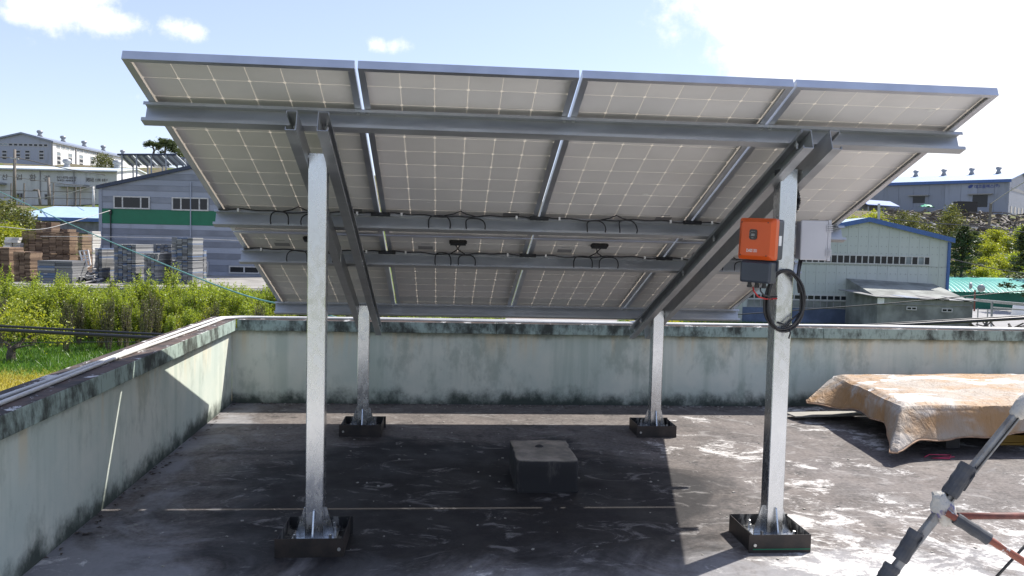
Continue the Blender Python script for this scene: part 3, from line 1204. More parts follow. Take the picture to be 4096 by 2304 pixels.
def rbox(mb, x0, x1, z0, z1, y0, y1, r, inset=0., n=4):
    """box with rounded vertical-plane corners (x-z outline), front at y0; optional inset of the front face"""
    def outline(rr, ins):
        pts = []
        for cx, cz, a0 in ((x1 - rr, z1 - rr, 0), (x0 + rr, z1 - rr, 90), (x0 + rr, z0 + rr, 180), (x1 - rr, z0 + rr, 270)):
            for k in range(n + 1):
                a = math.radians(a0 + 90 * k / n)
                pts.append((cx + math.cos(a) * rr, cz + math.sin(a) * rr))
        mx_, mz_ = (x0 + x1) / 2, (z0 + z1) / 2
        sx = 1 - 2 * ins / (x1 - x0)
        sz = 1 - 2 * ins / (z1 - z0)
        return [((px - mx_) * sx + mx_, (pz - mz_) * sz + mz_) for px, pz in pts]
    O = outline(r, 0)
    I = outline(r, inset) if inset else None
    layers = []
    if I:
        layers.append([mb.p((px, y0, pz)) for px, pz in I])
        layers.append([mb.p((px, y0 + inset * .9, pz)) for px, pz in O])
    else:
        layers.append([mb.p((px, y0, pz)) for px, pz in O])
    layers.append([mb.p((px, y1, pz)) for px, pz in O])
    m = len(O)
    mb.face(layers[0])
    for a, b in zip(layers, layers[1:]):
        for k in range(m):
            mb.face((a[(k + 1) % m], a[k], b[k], b[(k + 1) % m]))
    mb.face(layers[-1][::-1])


mb = MB(IM)
rbox(mb, -.098, .098, -.105, .105, -.062, -.012, .013, .02)
mb.build('front_cover', 'orange', IN)
mb = MB(IM)
rbox(mb, -.095, .095, -.102, .102, -.0115, .05, .012)
mb.build('case', 'slate', IN)
mb = MB(IM)
rbox(mb, -.055, .055, -.06, .045, .0505, .115, .012, .008)
mb.build('heat_sink', 'slate', IN)
mb = MB(IM)
for k in range(9):
    mb.box((.0556, .056 + k * .0062, -.05), (.066, .0585 + k * .0062, .036))
mb.build('fins', 'slate', IN)
mb = MB(IM)
mb.box((.0952, .0, -.03), (.0957, .03, .02))
mb.build('warning_label', 'tag', IN)
mb = MB(IM)
rbox(mb, -.034, .008, -.004, .048, -.0655, -.0622, .011)
dsp = mb.build('display', 'lcd', IN)
mb = MB(IM)
mb.box((-.023, -.0672, .014), (-.004, -.0657, .026))
mb.build('lcd', 'lcdgrey', dsp)
mb = MB(IM)
mb.box((-.020, -.0672, .003), (-.010, -.0657, .007))
mb.box((-.024, -.0672, .036), (-.003, -.0657, .038))
for z in (.030, .023, .016):
    mb.box((-.031, -.0672, z), (-.0285, -.0657, z + .003))
mb.build('display_marks', 'lcdgrey', dsp)
for sx in (-.079, .062):
    for sz in (-.083, .083):
        mb = MB(IM)
        mb.tube([(sx, -.0615, sz), (sx, -.0636, sz)], .0032, 8)
        mb.build('screw', 'black', IN)
tm = fit_text('DASS 351', .056, .016, 'tag', .0003, .012)
o = inst('lettering', tm, IN)
TMX = IM @ Matrix.Translation((-.045, -.0628, -.067)) @ Matrix.Rotation(math.pi / 2, 4, 'X')
o.matrix_local = Matrix.Translation(-IN.location) @ TMX
mb = MB(IM)
rbox(mb, -.083, .083, -.222, -.112, -.048, .018, .012, .01)
mb.build('terminal_cover', 'slate', IN)
mb = MB(IM)
mb.box((-.09, .0185, -.16), (.09, .03, -.106))
mb.box((-.03, .115, -.13), (.03, .135, .08))
mb.build('bracket', 'slate', IN)
for xx in (-.04, .0, .04):
    mb = MB(IM)
    mb.lathe([(.013, 0), (.013, .012), (.010, .013), (.010, .026)], 10, (xx, -.015, -.248))
    mb.build('cable_gland', 'black', IN, smooth=False)
# leads
wp = lambda x, y, z: IM @ Vector((x, y, z))
mb = MB()
p0 = wp(-.02, -.015, -.245)
mb.tube([p0, p0 + Vector((.004, .0, -.02)), p0 + Vector((.03, .0, -.05)), p0 + Vector((.075, .02, -.062)), Vector((3.10, .40, 1.325)), Vector((3.142, .408, 1.328))], .0042, 8)
tag(mb.build('red_lead', 'red', smooth=True), 'short red cable curving from the inverter to the post', 'cable')
mb = MB()
p0 = wp(.02, -.015, -.245)
mb.tube([p0, p0 + Vector((.002, .0, -.018)), p0 + Vector((.02, .0, -.038)), p0 + Vector((.055, .02, -.046)), Vector((3.10, .40, 1.337)), Vector((3.142, .408, 1.338))], .0042, 8)
tag(mb.build('black_lead', 'cable', smooth=True), 'short black cable beside the red one under the inverter', 'cable')

DB = thing('distribution_box', 'pale grey plastic distribution box on the right of the front right post', 'electrical box', (3.33, .43, 1.64))
DM = Matrix.Translation((3.335, .43, 1.639)) @ Matrix.Rotation(math.radians(-8), 4, 'Z')
mb = MB(DM)
mb.box((-.076, -.03, -.1), (.066, .05, .1))
mb.build('case', 'lilacdark', DB, bevel=.004)
mb = MB(DM)
mb.box((-.079, -.052, -.104), (.060, -.0302, .104))
mb.build('lid', 'lilac', DB, bevel=.005)
mb = MB(DM)
mb.box((.0605, -.05, -.108), (.078, .0, .108))
mb.build('hinge_edge', 'lilac', DB, bevel=.003)
for z in (-.066, .062):
    mb = MB(DM)
    for dz in (-.016, -.006, .004, .014):
        mb.box((.050, -.058, z + dz), (.082, -.0525, z + dz + .005))
    mb.build('latch', 'lilac', DB)

CO = thing('cable_coil', 'black cable coiled in a tall loop hanging on the front right post', 'cable', (3.168, .385, 1.315))
for k in range(5):
    mb = MB()
    pts = []
    ph = k * 1.1
    ax, az = .098 + .005 * math.sin(ph), .157 + .006 * math.cos(ph * 1.7)
    for q in np.linspace(0, 2 * math.pi, 49):
        w = 1 + .02 * math.sin(3 * q + ph)
        thick = .010 * (1 - math.cos(q - math.pi / 2 + math.pi)) / 2 + .004
        pts.append((3.168 + (ax + .006 * math.sin(ph * 2)) * math.sin(q) * w + .004 * math.cos(q * 2 + k), .392 - .006 * k % .02 - .012 + .004 * math.sin(q * 2 + ph), 1.318 + az * math.cos(q) * w - .007 * math.cos(ph) * (1 - math.cos(q)) / 2 * 2 * (k % 2)))
    mb.tube(pts, .0058, 8, caps=False)
    mb.build('turn', 'cable', CO, smooth=True)
mb = MB()
mb.tube([(3.135, .375, 1.205), (3.18, .372, 1.19), (3.215, .372, 1.225), (3.25, .372, 1.252)], .005, 8)
mb.tube([(3.195, .370, 1.185), (3.205, .368, 1.15), (3.197, .367, 1.12)], .0045, 8)
mb.build('cable_end', 'cable', CO, smooth=True)
for sx, z in ((-.098, 1.33), (.103, 1.335)):
    mb = MB()
    mb.tube([(3.168 + sx, .373, z), (3.168 + sx + .015, .36, z + .001), (3.168 + sx + .028, .36, z - .006)], .0022, 6)
    mb.build('cable_tie', 'black', CO)
mb = MB()
mb.tube([(3.272, .44, 1.54), (3.262, .43, 1.50), (3.252, .415, 1.45), (3.25, .40, 1.40), (3.253, .39, 1.36)], .0065, 8)
mb.tube([(3.285, .44, 1.54), (3.275, .435, 1.50), (3.262, .42, 1.46), (3.258, .405, 1.41)], .0055, 8)
tag(mb.build('drop_cable', 'cable', smooth=True), 'pair of black cables dropping from the grey distribution box', 'cable')
# corrugated conduit behind the post top
mb = MB()
pts, rad = [], []
for q in np.linspace(0, 1, 40):
    pts.append((3.245 + .03 * math.sin(q * math.pi), .50, 1.93 - .16 * q))
    rad.append(.014 + .0022 * (1 if int(q * 39) % 2 else -1))
tag(mb.tube(pts, rad, 10).build('corrugated_conduit', 'black', smooth=False), 'black corrugated conduit behind the top of the front right post', 'conduit')

# ------------------------------------------------------------------ concrete block
t = thing('concrete_block', 'dark concrete block on the roof under the array', 'block', (2.07, 1.58, 0))
from mathutils import noise as mnoise
x0, x1, y0, y1, h = 1.868, 2.272, 1.318, 1.85, .208
bm_v, bm_f = {}, []
mb = MB()


def blockpt(i, j, k, n=(22, 28, 12)):
    key = (i, j, k)
    if key not in bm_v:
        p = Vector((i / n[0], j / n[1], k / n[2]))
        q = Vector((x0 + (x1 - x0) * p.x, y0 + (y1 - y0) * p.y, h * p.z))
        # worn edges: pull points near two outer faces inwards, chipped by noise
        ex_, ey_, ez_ = min(q.x - x0, x1 - q.x), min(q.y - y0, y1 - q.y), h - q.z
        c = q - Vector(((x0 + x1) / 2, (y0 + y1) / 2, h * .4))
        near = sorted((ex_, ey_, ez_))[1]
        chip = max(0, 1 - near / .022) * (.006 + .016 * max(0, mnoise.noise(q * 14) + .15))
        q -= c.normalized() * chip
        q += mnoise.noise_vector(q * 22) * .0022 + mnoise.noise_vector(q * 6) * .004 * Vector((1, 1, .6)).length
        q.z = max(q.z, 0.) if k else -.002
        bm_v[key] = mb.p(q)
    return bm_v[key]


nb_ = (22, 28, 12)
for i in range(nb_[0]):
    for j in range(nb_[1]):
        mb.face((blockpt(i, j, nb_[2]), blockpt(i + 1, j, nb_[2]), blockpt(i + 1, j + 1, nb_[2]), blockpt(i, j + 1, nb_[2])))
for k in range(nb_[2]):
    for i in range(nb_[0]):
        mb.face((blockpt(i, 0, k), blockpt(i + 1, 0, k), blockpt(i + 1, 0, k + 1), blockpt(i, 0, k + 1)))
        mb.face((blockpt(i + 1, nb_[1], k), blockpt(i, nb_[1], k), blockpt(i, nb_[1], k + 1), blockpt(i + 1, nb_[1], k + 1)))
    for j in range(nb_[1]):
        mb.face((blockpt(0, j + 1, k), blockpt(0, j, k), blockpt(0, j, k + 1), blockpt(0, j + 1, k + 1)))
        mb.face((blockpt(nb_[0], j, k), blockpt(nb_[0], j + 1, k), blockpt(nb_[0], j + 1, k + 1), blockpt(nb_[0], j, k + 1)))
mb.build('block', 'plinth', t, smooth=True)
mb = MB()
mb.lathe([(.005, 0), (.030, 0), (.028, .008), (.012, .016), (.004, .017)], 12, (2.055, 1.66, h - .002))
mb.build('bolt_stub', 'darkwood', t, smooth=True)

# ------------------------------------------------------------------ covered heap on the right
def smooth(t):
    t = min(1, max(0, t))
    return t * t * (3 - 2 * t)


HEAP = thing('tarpaulin', 'weathered brown and white tarpaulin draped over a low flat heap on the right', 'tarpaulin', (6.2, 2.9, 0))
TZ = .40
cA, cB, cC, cD = Vector((5.14, 3.66, TZ)), Vector((4.97, 2.22, TZ)), Vector((7.7, 2.40, TZ)), Vector((7.8, 3.80, TZ))
mb = MB()
NU, NV = 110, 60
grid = {}


def topz(u, v):
    z = TZ + .016 * mnoise.noise(Vector((u * 5, v * 3, 0))) + .007 * mnoise.noise(Vector((u * 22, v * 9, 5))) + .012 * math.sin(u * 3.1)
    e = min(u / .02, (1 - u) / .02, v / .04, (1 - v) / .04, 1)
    return z - .018 * (1 - smooth(e))


for j in range(NV + 1):
    for i in range(NU + 1):
        u, v = i / NU, j / NV
        # denser towards the edges
        u = .5 - .5 * math.cos(math.pi * u)
        v = .5 - .5 * math.cos(math.pi * v)
        q = (cB * (1 - u) + cC * u) * (1 - v) + (cA * (1 - u) + cD * u) * v
        q.z = topz(u, v)
        grid[i, j] = mb.p(q)
for j in range(NV):
    for i in range(NU):
        mb.face((grid[i, j], grid[i + 1, j], grid[i + 1, j + 1], grid[i, j + 1]))
per = [grid[i, 0] for i in range(NU + 1)] + [grid[NU, j] for j in range(1, NV + 1)] + [grid[i, NV] for i in range(NU - 1, -1, -1)] + [grid[0, j] for j in range(NV - 1, 0, -1)]
cen = (cA + cB + cC + cD) / 4
K = 12
rows = [per]
base = [Vector(mb.v[i]) for i in per]
n = len(base)
arc = []
for k in range(1, K + 1):
    row = []
    for i, q in enumerate(base):
        a = base[(i - 1) % n]
        b = base[(i + 1) % n]
        tg = (b - a)
        tg.z = 0
        tg.normalize()
        nrm = Vector((tg.y, -tg.x, 0))
        cornerB = math.exp(-(q - cB).xy.length / (.20 if i <= NU else .085))
        cornerA = math.exp(-((q - cA).xy.length / .30) ** 2)
        s = k / K
        hem = .168 + .020 * math.sin(i * .14) + .010 * math.sin(i * .41 + 1) + .035 * math.exp(-((q - (cA + cB) / 2).xy.length / .4) ** 2)
        hem -= .085 * cornerB + .01 * cornerA
        wq = mnoise.noise(Vector((q.x * 4.2, q.y * 4.2, 3.1))) + .6 * mnoise.noise(Vector((q.x * 11, q.y * 11, s * 1.2)))
        off = (.014 + .020 * s + .034 * wq * s)
        outB = Vector((-.20, -.26, 0)) * cornerB
        outA = Vector((-.33, -.20, 0)) * cornerA
        p = q + nrm * off * smooth(s * 4) + (outA + outB) * (s ** 1.25)
        p.z = q.z - (q.z - hem) * (s ** (1.0 if k > 1 else .9))
        row.append(mb.p(p))
    rows.append(row)
for a, b in zip(rows, rows[1:]):
    for i in range(n):
        mb.face((a[i], b[i], b[(i + 1) % n], a[(i + 1) % n]))
hemrow = [Vector(mb.v[i]) for i in rows[-1]]
o = mb.build('cloth', 'tarp', HEAP, smooth=True)
mb = MB()
mb.tube(hemrow + [hemrow[0]], .0065, 6, caps=False)
mb.build('hem', 'hemcloth', HEAP, smooth=True)
sd = o.modifiers.new('thick', 'SOLIDIFY')
sd.thickness = .004
sd.offset = 0
t = thing('timber_platform', 'low dark timber platform hidden under the brown tarpaulin', 'platform', (6.3, 2.95, 0))
mb = MB()
mb.box((5.22, 2.32, .30), (7.65, 3.62, .375))
mb.build('deck', 'darkwood', t)
for x in (5.5, 6.3, 7.1):
    mb = MB()
    mb.box((x, 2.45, 0), (x + .12, 3.55, .2995))
    mb.build('bearer', 'darkwood', t)
mb = MB()
mb.box((0, -.09, 0), (.72, .09, .012), Matrix.Rotation(.12, 3, 'Z'), (4.66, 3.52, .03))
tag(mb.build('plank', 'board'), 'thin weathered plank lying on the roof left of the tarpaulin', 'plank')
mb = MB()
mb.box((6.06, 2.56, 0.02), (6.28, 2.64, .08))
mb.box((6.04, 2.54, 0.0), (6.3, 2.66, .02))
tag(mb.build('yellow_bar', 'yellow'), 'yellow object in the dark under the tarpaulin edge', 'box')
mb = MB()
mb.tube([(5.13, 2.15, .006), (5.2, 2.2, .012), (5.3, 2.16, .02), (5.38, 2.2, .008), (5.30, 2.10, .006), (5.17, 2.12, .006), (5.36, 2.13, .012)], .004, 6)
tag(mb.build('pink_cord', 'pink', smooth=True), 'pink cord lying in the shade before the tarpaulin', 'cord')
# bits of grit and a twig or two lying on the roof
mb = MB()
for k in range(330):
    x, y = RNG.uniform(-.4, 5.2), RNG.uniform(-.2, 3.95)
    if RNG.random() < .4:
        y = WY0 - .02 - abs(RNG.gauss(0, .07))
    s = RNG.uniform(.002, .006)
    R = Matrix.Rotation(RNG.uniform(0, 6.28), 3, 'Z')
    mb.box((-s * 1.5, -s, 0), (s * 1.5, s, s * .9), R, (x, y, .0005))
struct(mb.build('grit', 'board'), 'stuff')
mb = MB()
for k in range(190):
    if RNG.random() < .7:
        x, y = RNG.uniform(-.55, 5.4), WY0 - .015 - abs(RNG.gauss(0, .06))
    else:
        y = RNG.uniform(.3, 4.0)
        x = LX(y) + .015 + abs(RNG.gauss(0, .05))
    a, s = RNG.uniform(0, 6.28), RNG.uniform(.008, .024)
    ca, sa = math.cos(a) * s, math.sin(a) * s
    zz = RNG.uniform(.002, .008)
    mb.poly([(x - ca, y - sa, zz), (x + sa * .45, y - ca * .45, zz + s * .3), (x + ca, y + sa, zz), (x - sa * .45, y + ca * .45, zz + s * .25)])
struct(mb.build('dead_leaves', 'bark'), 'stuff')

# ------------------------------------------------------------------ pipe stand in the lower right corner
SD = 2.5
ST = thing('pipe_stand', 'leaning pipe stand with foam wraps, taped joint and chipped red pipes, lower right', 'stand', at(3770, 2030, SD))


def bar(mb, a, b, w, d):
    a, b = Vector(a), Vector(b)
    t = (b - a).normalized()
    side = t.cross(CF).normalized()
    dep = side.cross(t).normalized()
    ring = [a + side * sx * w + dep * sy * d for sx, sy in ((-1, -1), (1, -1), (1, 1), (-1, 1))]
    mb.ext(ring, b - a)


mb = MB()
bar(mb, at(4150, 1555, SD), at(3775, 2020, SD), .0128, .011)
mb.build('upper_bar', 'dullalu', ST, bevel=.003)
mb = MB()
bar(mb, at(4162, 1562, SD - .014), at(3787, 2027, SD - .014), .0015, .0015)
mb.build('bar_groove', 'black', ST)
mb = MB()
bar(mb, at(3760, 2045, SD), at(3450, 2440, SD), .0128, .011)
mb.build('lower_bar', 'dullalu', ST, bevel=.003)


def wrap(p0, p1, r, d=SD, flap=None):
    mb = MB()
    a, b = at(*p0, d), at(*p1, d)
    pts = [a.lerp(b, q) for q in np.linspace(0, 1, 9)]
    rr = [r * (1 + .05 * math.sin(k * 2.1)) for k in range(9)]
    mb.tube(pts, rr, 14)
    if flap:
        a2, b2, c2 = at(*flap[0], d - .01), at(*flap[1], d - .03), at(*flap[2], d - .01)
        th = CF * .004
        mb.ext([a2, b2, c2, at(*flap[3], d)], th)
    return mb.build('foam_wrap', 'foam', ST, smooth=False)


wrap((3875, 1862), (3795, 1980), .0255, flap=((3905, 1860), (3900, 1905), (3860, 1965), (3825, 1960)))
wrap((3668, 2125), (3598, 2240), .0235, flap=((3690, 2130), (3690, 2160), (3640, 2225), (3620, 2215)))
wrap((3572, 2262), (3520, 2350), .0255)
mb = MB()
c = at(3772, 2035, SD)
for k in range(1):
    prof = [(.012, -.052), (.024, -.046), (.031, -.026), (.034, 0), (.031, .02), (.022, .038), (.020, .05), (.012, .052)]
    mb.M = Matrix.Translation(c) @ Matrix.Rotation(-.35, 4, CF)
    mb.lathe(prof, 18)
for i, q in enumerate(mb.v):
    d = (Vector(q) - c)
    f_ = 1 + .10 * math.sin(i * 1.7) * math.sin(i * .37)
    mb.v[i] = tuple(c + d * f_)
mb.build('tape_ball', 'tape', ST, smooth=True)
mb = MB()
c = at(4092, 1625, SD)
mb.M = Matrix.Translation(c) @ Matrix.Rotation(.6, 4, CF)
mb.lathe([(.012, -.045), (.022, -.036), (.026, 0), (.022, .036), (.012, .045)], 16)
mb.build('tape_ball', 'tape', ST, smooth=True)
mb = MB()
mb.tube([at(3785, 2048, SD - .03), at(4160, 2288, SD - .10)], .0115, 12)
mb.build('chipped_pipe', 'chipped', ST, smooth=True)
mb = MB()
a, b = at(3822, 2072, SD - .035), at(3955, 2157, SD - .06)
mb.tube([a.lerp(b, q) for q in np.linspace(0, 1, 8)], [.019 * (1 + .06 * math.sin(k * 2)) for k in range(8)], 14)
mb.build('foam_wrap', 'foam', ST)
mb = MB()
mb.tube([at(3800, 2064, SD + .1), at(4170, 2064, SD + .1)], .0108, 12)
mb.build('red_pipe', 'rustred', ST, smooth=True)
mb = MB()
mb.tube([at(3960, 2335, SD + .1), at(4140, 2140, SD + .1)], .0045, 8)
mb.build('thin_rod', 'black', ST, smooth=True)

# ------------------------------------------------------------------ overhead cables behind the house


def sag(pts, r, name, mat, label, group=None, n=40):
    """smooth curve through points"""
    pts = [Vector(p) for p in pts]
    out = []
    for i in range(len(pts) - 1):
        p0 = pts[max(i - 1, 0)]
        p1, p2 = pts[i], pts[i + 1]
        p3 = pts[min(i + 2, len(pts) - 1)]
        for k in range(n // (len(pts) - 1)):
            t = k / (n // (len(pts) - 1))
            out.append(.5 * ((2 * p1) + (p2 - p0) * t + (2 * p0 - 5 * p1 + 4 * p2 - p3) * t * t + (3 * p1 - p0 - 3 * p2 + p3) * t ** 3))
    out.append(pts[-1])
    mb = MB()
    mb.tube(out, r, 8)
    return tag(mb.build(name, mat, smooth=True), label, 'cable', group)


sag([at(-250, 1292, 9.2), at(0, 1304, 9.2), at(720, 1341, 9.2), at(1500, 1372, 9.2), at(2200, 1380, 9.2)], .014, 'overhead_cable', 'cable', 'thick black overhead cable beyond the left parapet, upper of the heavy pair', 'overhead cables')
sag([at(-250, 1308, 9.0), at(0, 1319, 9.0), at(690, 1355, 9.0), at(1500, 1388, 9.0), at(2200, 1395, 9.0)], .021, 'overhead_cable', 'cable', 'thickest black overhead cable beyond the left parapet', 'overhead cables')
sag([at(-250, 1372, 9.4), at(0, 1371, 9.4), at(600, 1369, 9.4), at(1500, 1385, 9.4)], .0045, 'overhead_cable', 'cable', 'thin black wire below the thick cables at the left parapet', 'overhead cables')
sag([at(2500, 1392, 9.0), at(3000, 1352, 9.0), at(3400, 1313, 9.0), at(4096, 1272, 9.0), at(4400, 1252, 9.0)], .020, 'overhead_cable', 'cable', 'thick black overhead cable beyond the rear parapet on the right', 'overhead cables')
sag([at(2500, 1382, 9.1), at(3000, 1342, 9.1), at(3400, 1304, 9.1), at(4096, 1263, 9.1), at(4400, 1243, 9.1)], .009, 'overhead_cable', 'cable', 'thinner black cable just above the thick one on the right', 'overhead cables')
sag([at(2890, 1262, 12), at(3200, 1240, 12), at(3560, 1213, 12), at(3840, 1187, 12), at(4096, 1163, 12), at(4300, 1142, 12)], .0075, 'overhead_cable', 'cable', 'thin dark wire rising across the factory annex on the right', 'overhead cables')
sag([at(3600, 1360, 10), at(3900, 1326, 10), at(4096, 1308, 10), at(4300, 1290, 10)], .005, 'overhead_cable', 'cable', 'thin wire low at the right edge above the coping', 'overhead cables')
sag([at(-150, 700, 26), at(0, 767, 24), at(300, 905, 19), at(640, 1050, 14.5), at(960, 1175, 11), at(1200, 1232, 9.6), at(1420, 1290, 9)], .011, 'overhead_cable', 'tealwire', 'pale green wire sloping down across the stacks at the left', 'overhead cables', 60)
sag([at(-150, 912, 44), at(0, 907, 44), at(150, 918, 45), at(280, 890, 47), at(440, 842, 51)], .018, 'overhead_cable', 'palepole', 'grey service cable sagging to the blue gabled factory', 'overhead cables')
sag([at(-100, 795, 80), at(100, 797, 72), at(260, 775, 62), at(430, 728, 52)], .022, 'overhead_cable', 'palepole', 'grey cable rising to the roof edge of the blue gabled factory', 'overhead cables')
sag([at(160, 945, 44), at(600, 950, 46), at(960, 962, 48)], .012, 'overhead_cable', 'palepole', 'thin pale wire across the wall of the blue gabled factory', 'overhead cables')

# ------------------------------------------------------------------ buildings


class Fac:
    """vertical facade plane: origin at its lower left corner, ex to the right, ey away from the viewer"""

    def __init__(s, o, ex):
        s.o = Vector(o)
        s.ex = Vector((ex[0], ex[1], 0)).normalized()
        s.ey = Vector((-s.ex.y, s.ex.x, 0))

    def P(s, a, b, c):
        return s.o + s.ex * a + s.ey * b + Vector((0, 0, c))

    def px(s, px, py):
        r = ray(px, py)
        t = (s.o - CAM).dot(s.ey) / r.dot(s.ey)
        q = CAM + r * t - s.o
        return q.dot(s.ex), q.z

    def m(s):
        return Matrix(((s.ex.x, s.ey.x, 0, s.o.x), (s.ex.y, s.ey.y, 0, s.o.y), (0, 0, 1, s.o.z), (0, 0, 0, 1)))

    def side(s, a):
        """the right-hand side wall at ex=a, its own ex running away from the viewer"""
        return Fac(s.P(a, 0, 0), s.ey)


RX = Vector((math.cos(YAW), -math.sin(YAW), 0))


def part(name, mat, parent, F, *boxes, bevel=0):
    mb = MB(F.m())
    for lo, hi in boxes:
        mb.box(lo, hi)
    return mb.build(name, mat, parent, bevel=bevel)


def window(parent, F, a0, a1, c0, c1, n, frame='winframe', glass='glass', fw=.07, dep=.06, splits=None, pale=()):
    fr = []
    fr.append(((a0, -dep, c0), (a1, .0 - .003, c0 + fw)))
    fr.append(((a0, -dep, c1 - fw), (a1, -.003, c1)))
    edges = splits or [i / n for i in range(n + 1)]
    xs = [a0 + (a1 - a0) * e for e in edges]
    for i, x in enumerate(xs):
        l = x if i == 0 else (x - fw if i == len(xs) - 1 else x - fw / 2)
        fr.append(((l, -dep + .002, c0 + fw + .001), (l + fw, -.004, c1 - fw - .001)))
    w = part('window', frame, parent, F, *fr)
    for i, (x, y) in enumerate(zip(xs, xs[1:])):
        part('pane', 'glasspale' if i in pale else glass, w, F, ((x + .01, -dep * .45, c0 + .01), (y - .01, -.0045, c1 - .01)))
    return w


def letters(parent, F, body, p0, p1, mat='letter', bold=.02, off=.02):
    """text filling the facade rectangle between two photograph pixels (upper left, lower right)"""
    a0, c1 = F.px(*p0)
    a1, c0 = F.px(*p1)
    me = fit_text(body, a1 - a0, c1 - c0, mat, .006, bold)
    o = inst('lettering', me, parent)
    T = F.m() @ Matrix.Translation((a0, -off, c0)) @ Matrix.Rotation(math.pi / 2, 4, 'X')
    o.matrix_local = Matrix.Translation(-parent.location) @ T
    return o


def ventilator(parent, c, s):
    mb = MB()
    mb.lathe([(.55 * s, -.35 * s), (.30 * s, .25 * s), (.30 * s, .38 * s), (.46 * s, .48 * s), (.52 * s, .68 * s), (.44 * s, .88 * s), (.12 * s, .98 * s)], 12, c)
    return mb.build('roof_ventilator', 'steel', parent, smooth=True)


def gable_roof(parent, F, wd, dp, he, ha, mat, over=.35, th=.14, apex=None):
    """two slopes over a facade of width wd and depth dp, ridge running away from the viewer"""
    ap = wd / 2 if apex is None else apex
    res = []
    for x0, x1 in ((-over, ap), (wd + over, ap)):
        z0 = he - (ha - he) * over / (ap if x0 < 0 else wd - ap)
        mb = MB(F.m())
        mb.hexa([(x0, -over, z0 - th), (x1, -over, ha - th), (x1, dp + over, ha - th), (x0, dp + over, z0 - th),
                 (x0, -over, z0), (x1, -over, ha), (x1, dp + over, ha), (x0, dp + over, z0)])
        res.append(mb.build('roof_slope', mat, parent))
    return res


# ---- the blue-grey gabled factory at the left
d = 54.
zb = -1.15
p = at(405, 1125, d)
F = Fac((p.x, p.y, zb), RX)
BD = thing('factory', 'blue grey gabled factory with a green band and long windows at the left', 'building', F.o)
he = F.px(405, 742)[1]
apx, ha = F.px(782, 663)
wd = apx * 2
dp = 14.
zs = [F.px(405, q)[1] for q in (1130, 1100, 1075, 1050, 1026, 1003, 980, 958, 935, 912, 893, 834, 808, 785, 760, 738, 715, 690, 660)]
zs = [0.] + [q for q in zs[1:] if q > .15]


def clip_gable(z):
    """facade half-open interval of a at height z"""
    if z <= he:
        return 0., wd
    q = (z - he) / (ha - he) * apx
    return q, wd - q


for i, (z0, z1) in enumerate(zip(zs, zs[1:])):
    z1 = min(z1, ha - .02)
    if z0 >= z1:
        break
    a0, b0 = clip_gable(z0)
    a1, b1 = clip_gable(z1)
    g = .012
    pr = .02 * (i % 2)
    mb = MB(F.m())
    mb.hexa([(a0, -.06 - pr, z0 + g), (b0, -.06 - pr, z0 + g), (b0, .0, z0 + g), (a0, .0, z0 + g), (a1, -.06 - pr, z1), (b1, -.06 - pr, z1), (b1, .0, z1), (a1, .0, z1)])
    mb.build('wall_panel', 'green_band' if abs(z0 - F.px(405, 893)[1]) < .05 else ('bluegrey', 'bluegrey_dark')[i % 2], BD)
mb = MB(F.m())
mb.poly([(0, .01, 0), (wd, .01, 0), (wd, .01, he), (apx, .01, ha), (0, .01, he)])
mb.box((0, .02, 0), (.1, dp, he))
mb.box((wd - .1, .02, 0), (wd, dp, he))
mb.build('wall', 'bluegrey', BD)
gable_roof(BD, F, wd, dp, he + .05, ha + .08, 'navy', .22, .24)
for a, b in (((457, 783), (603, 838)), ((690, 788), (837, 845))):
    a0, c1 = F.px(*a)
    a1, c0 = F.px(*b)
    FF = Fac(F.P(0, -.085, 0), F.ex)
    window(BD, FF, a0, a1, c0, c1, 3, splits=[0, .25, .75, 1], fw=.09, pale=())
for a, b, n in (((918, 1062), (1040, 1096), 2), ((818, 1045), (836, 1100), 1)):
    a0, c1 = F.px(*a)
    a1, c0 = F.px(*b)
    window(BD, Fac(F.P(0, -.085, 0), F.ex), a0, a1, c0, c1, n, fw=.09)
a0 = F.px(445, 835)[0]
part('downpipe', 'black', BD, F, ((a0, -.16, .2), (a0 + .05, -.10, F.px(445, 838)[1])))
part('service_box', 'black', BD, F, ((a0 - .05, -.2, F.px(445, 858)[1]), (a0 + .1, -.10, F.px(445, 838)[1])))
a0 = F.px(764, 680)[0]
part('downpipe', 'bluegrey', BD, F, ((a0, -.16, .2), (a0 + .06, -.10, he + .4)))
part('corner_trim', 'bluegrey', BD, F, ((-.1, -.10, 0), (.12, -.085, he - .1)))

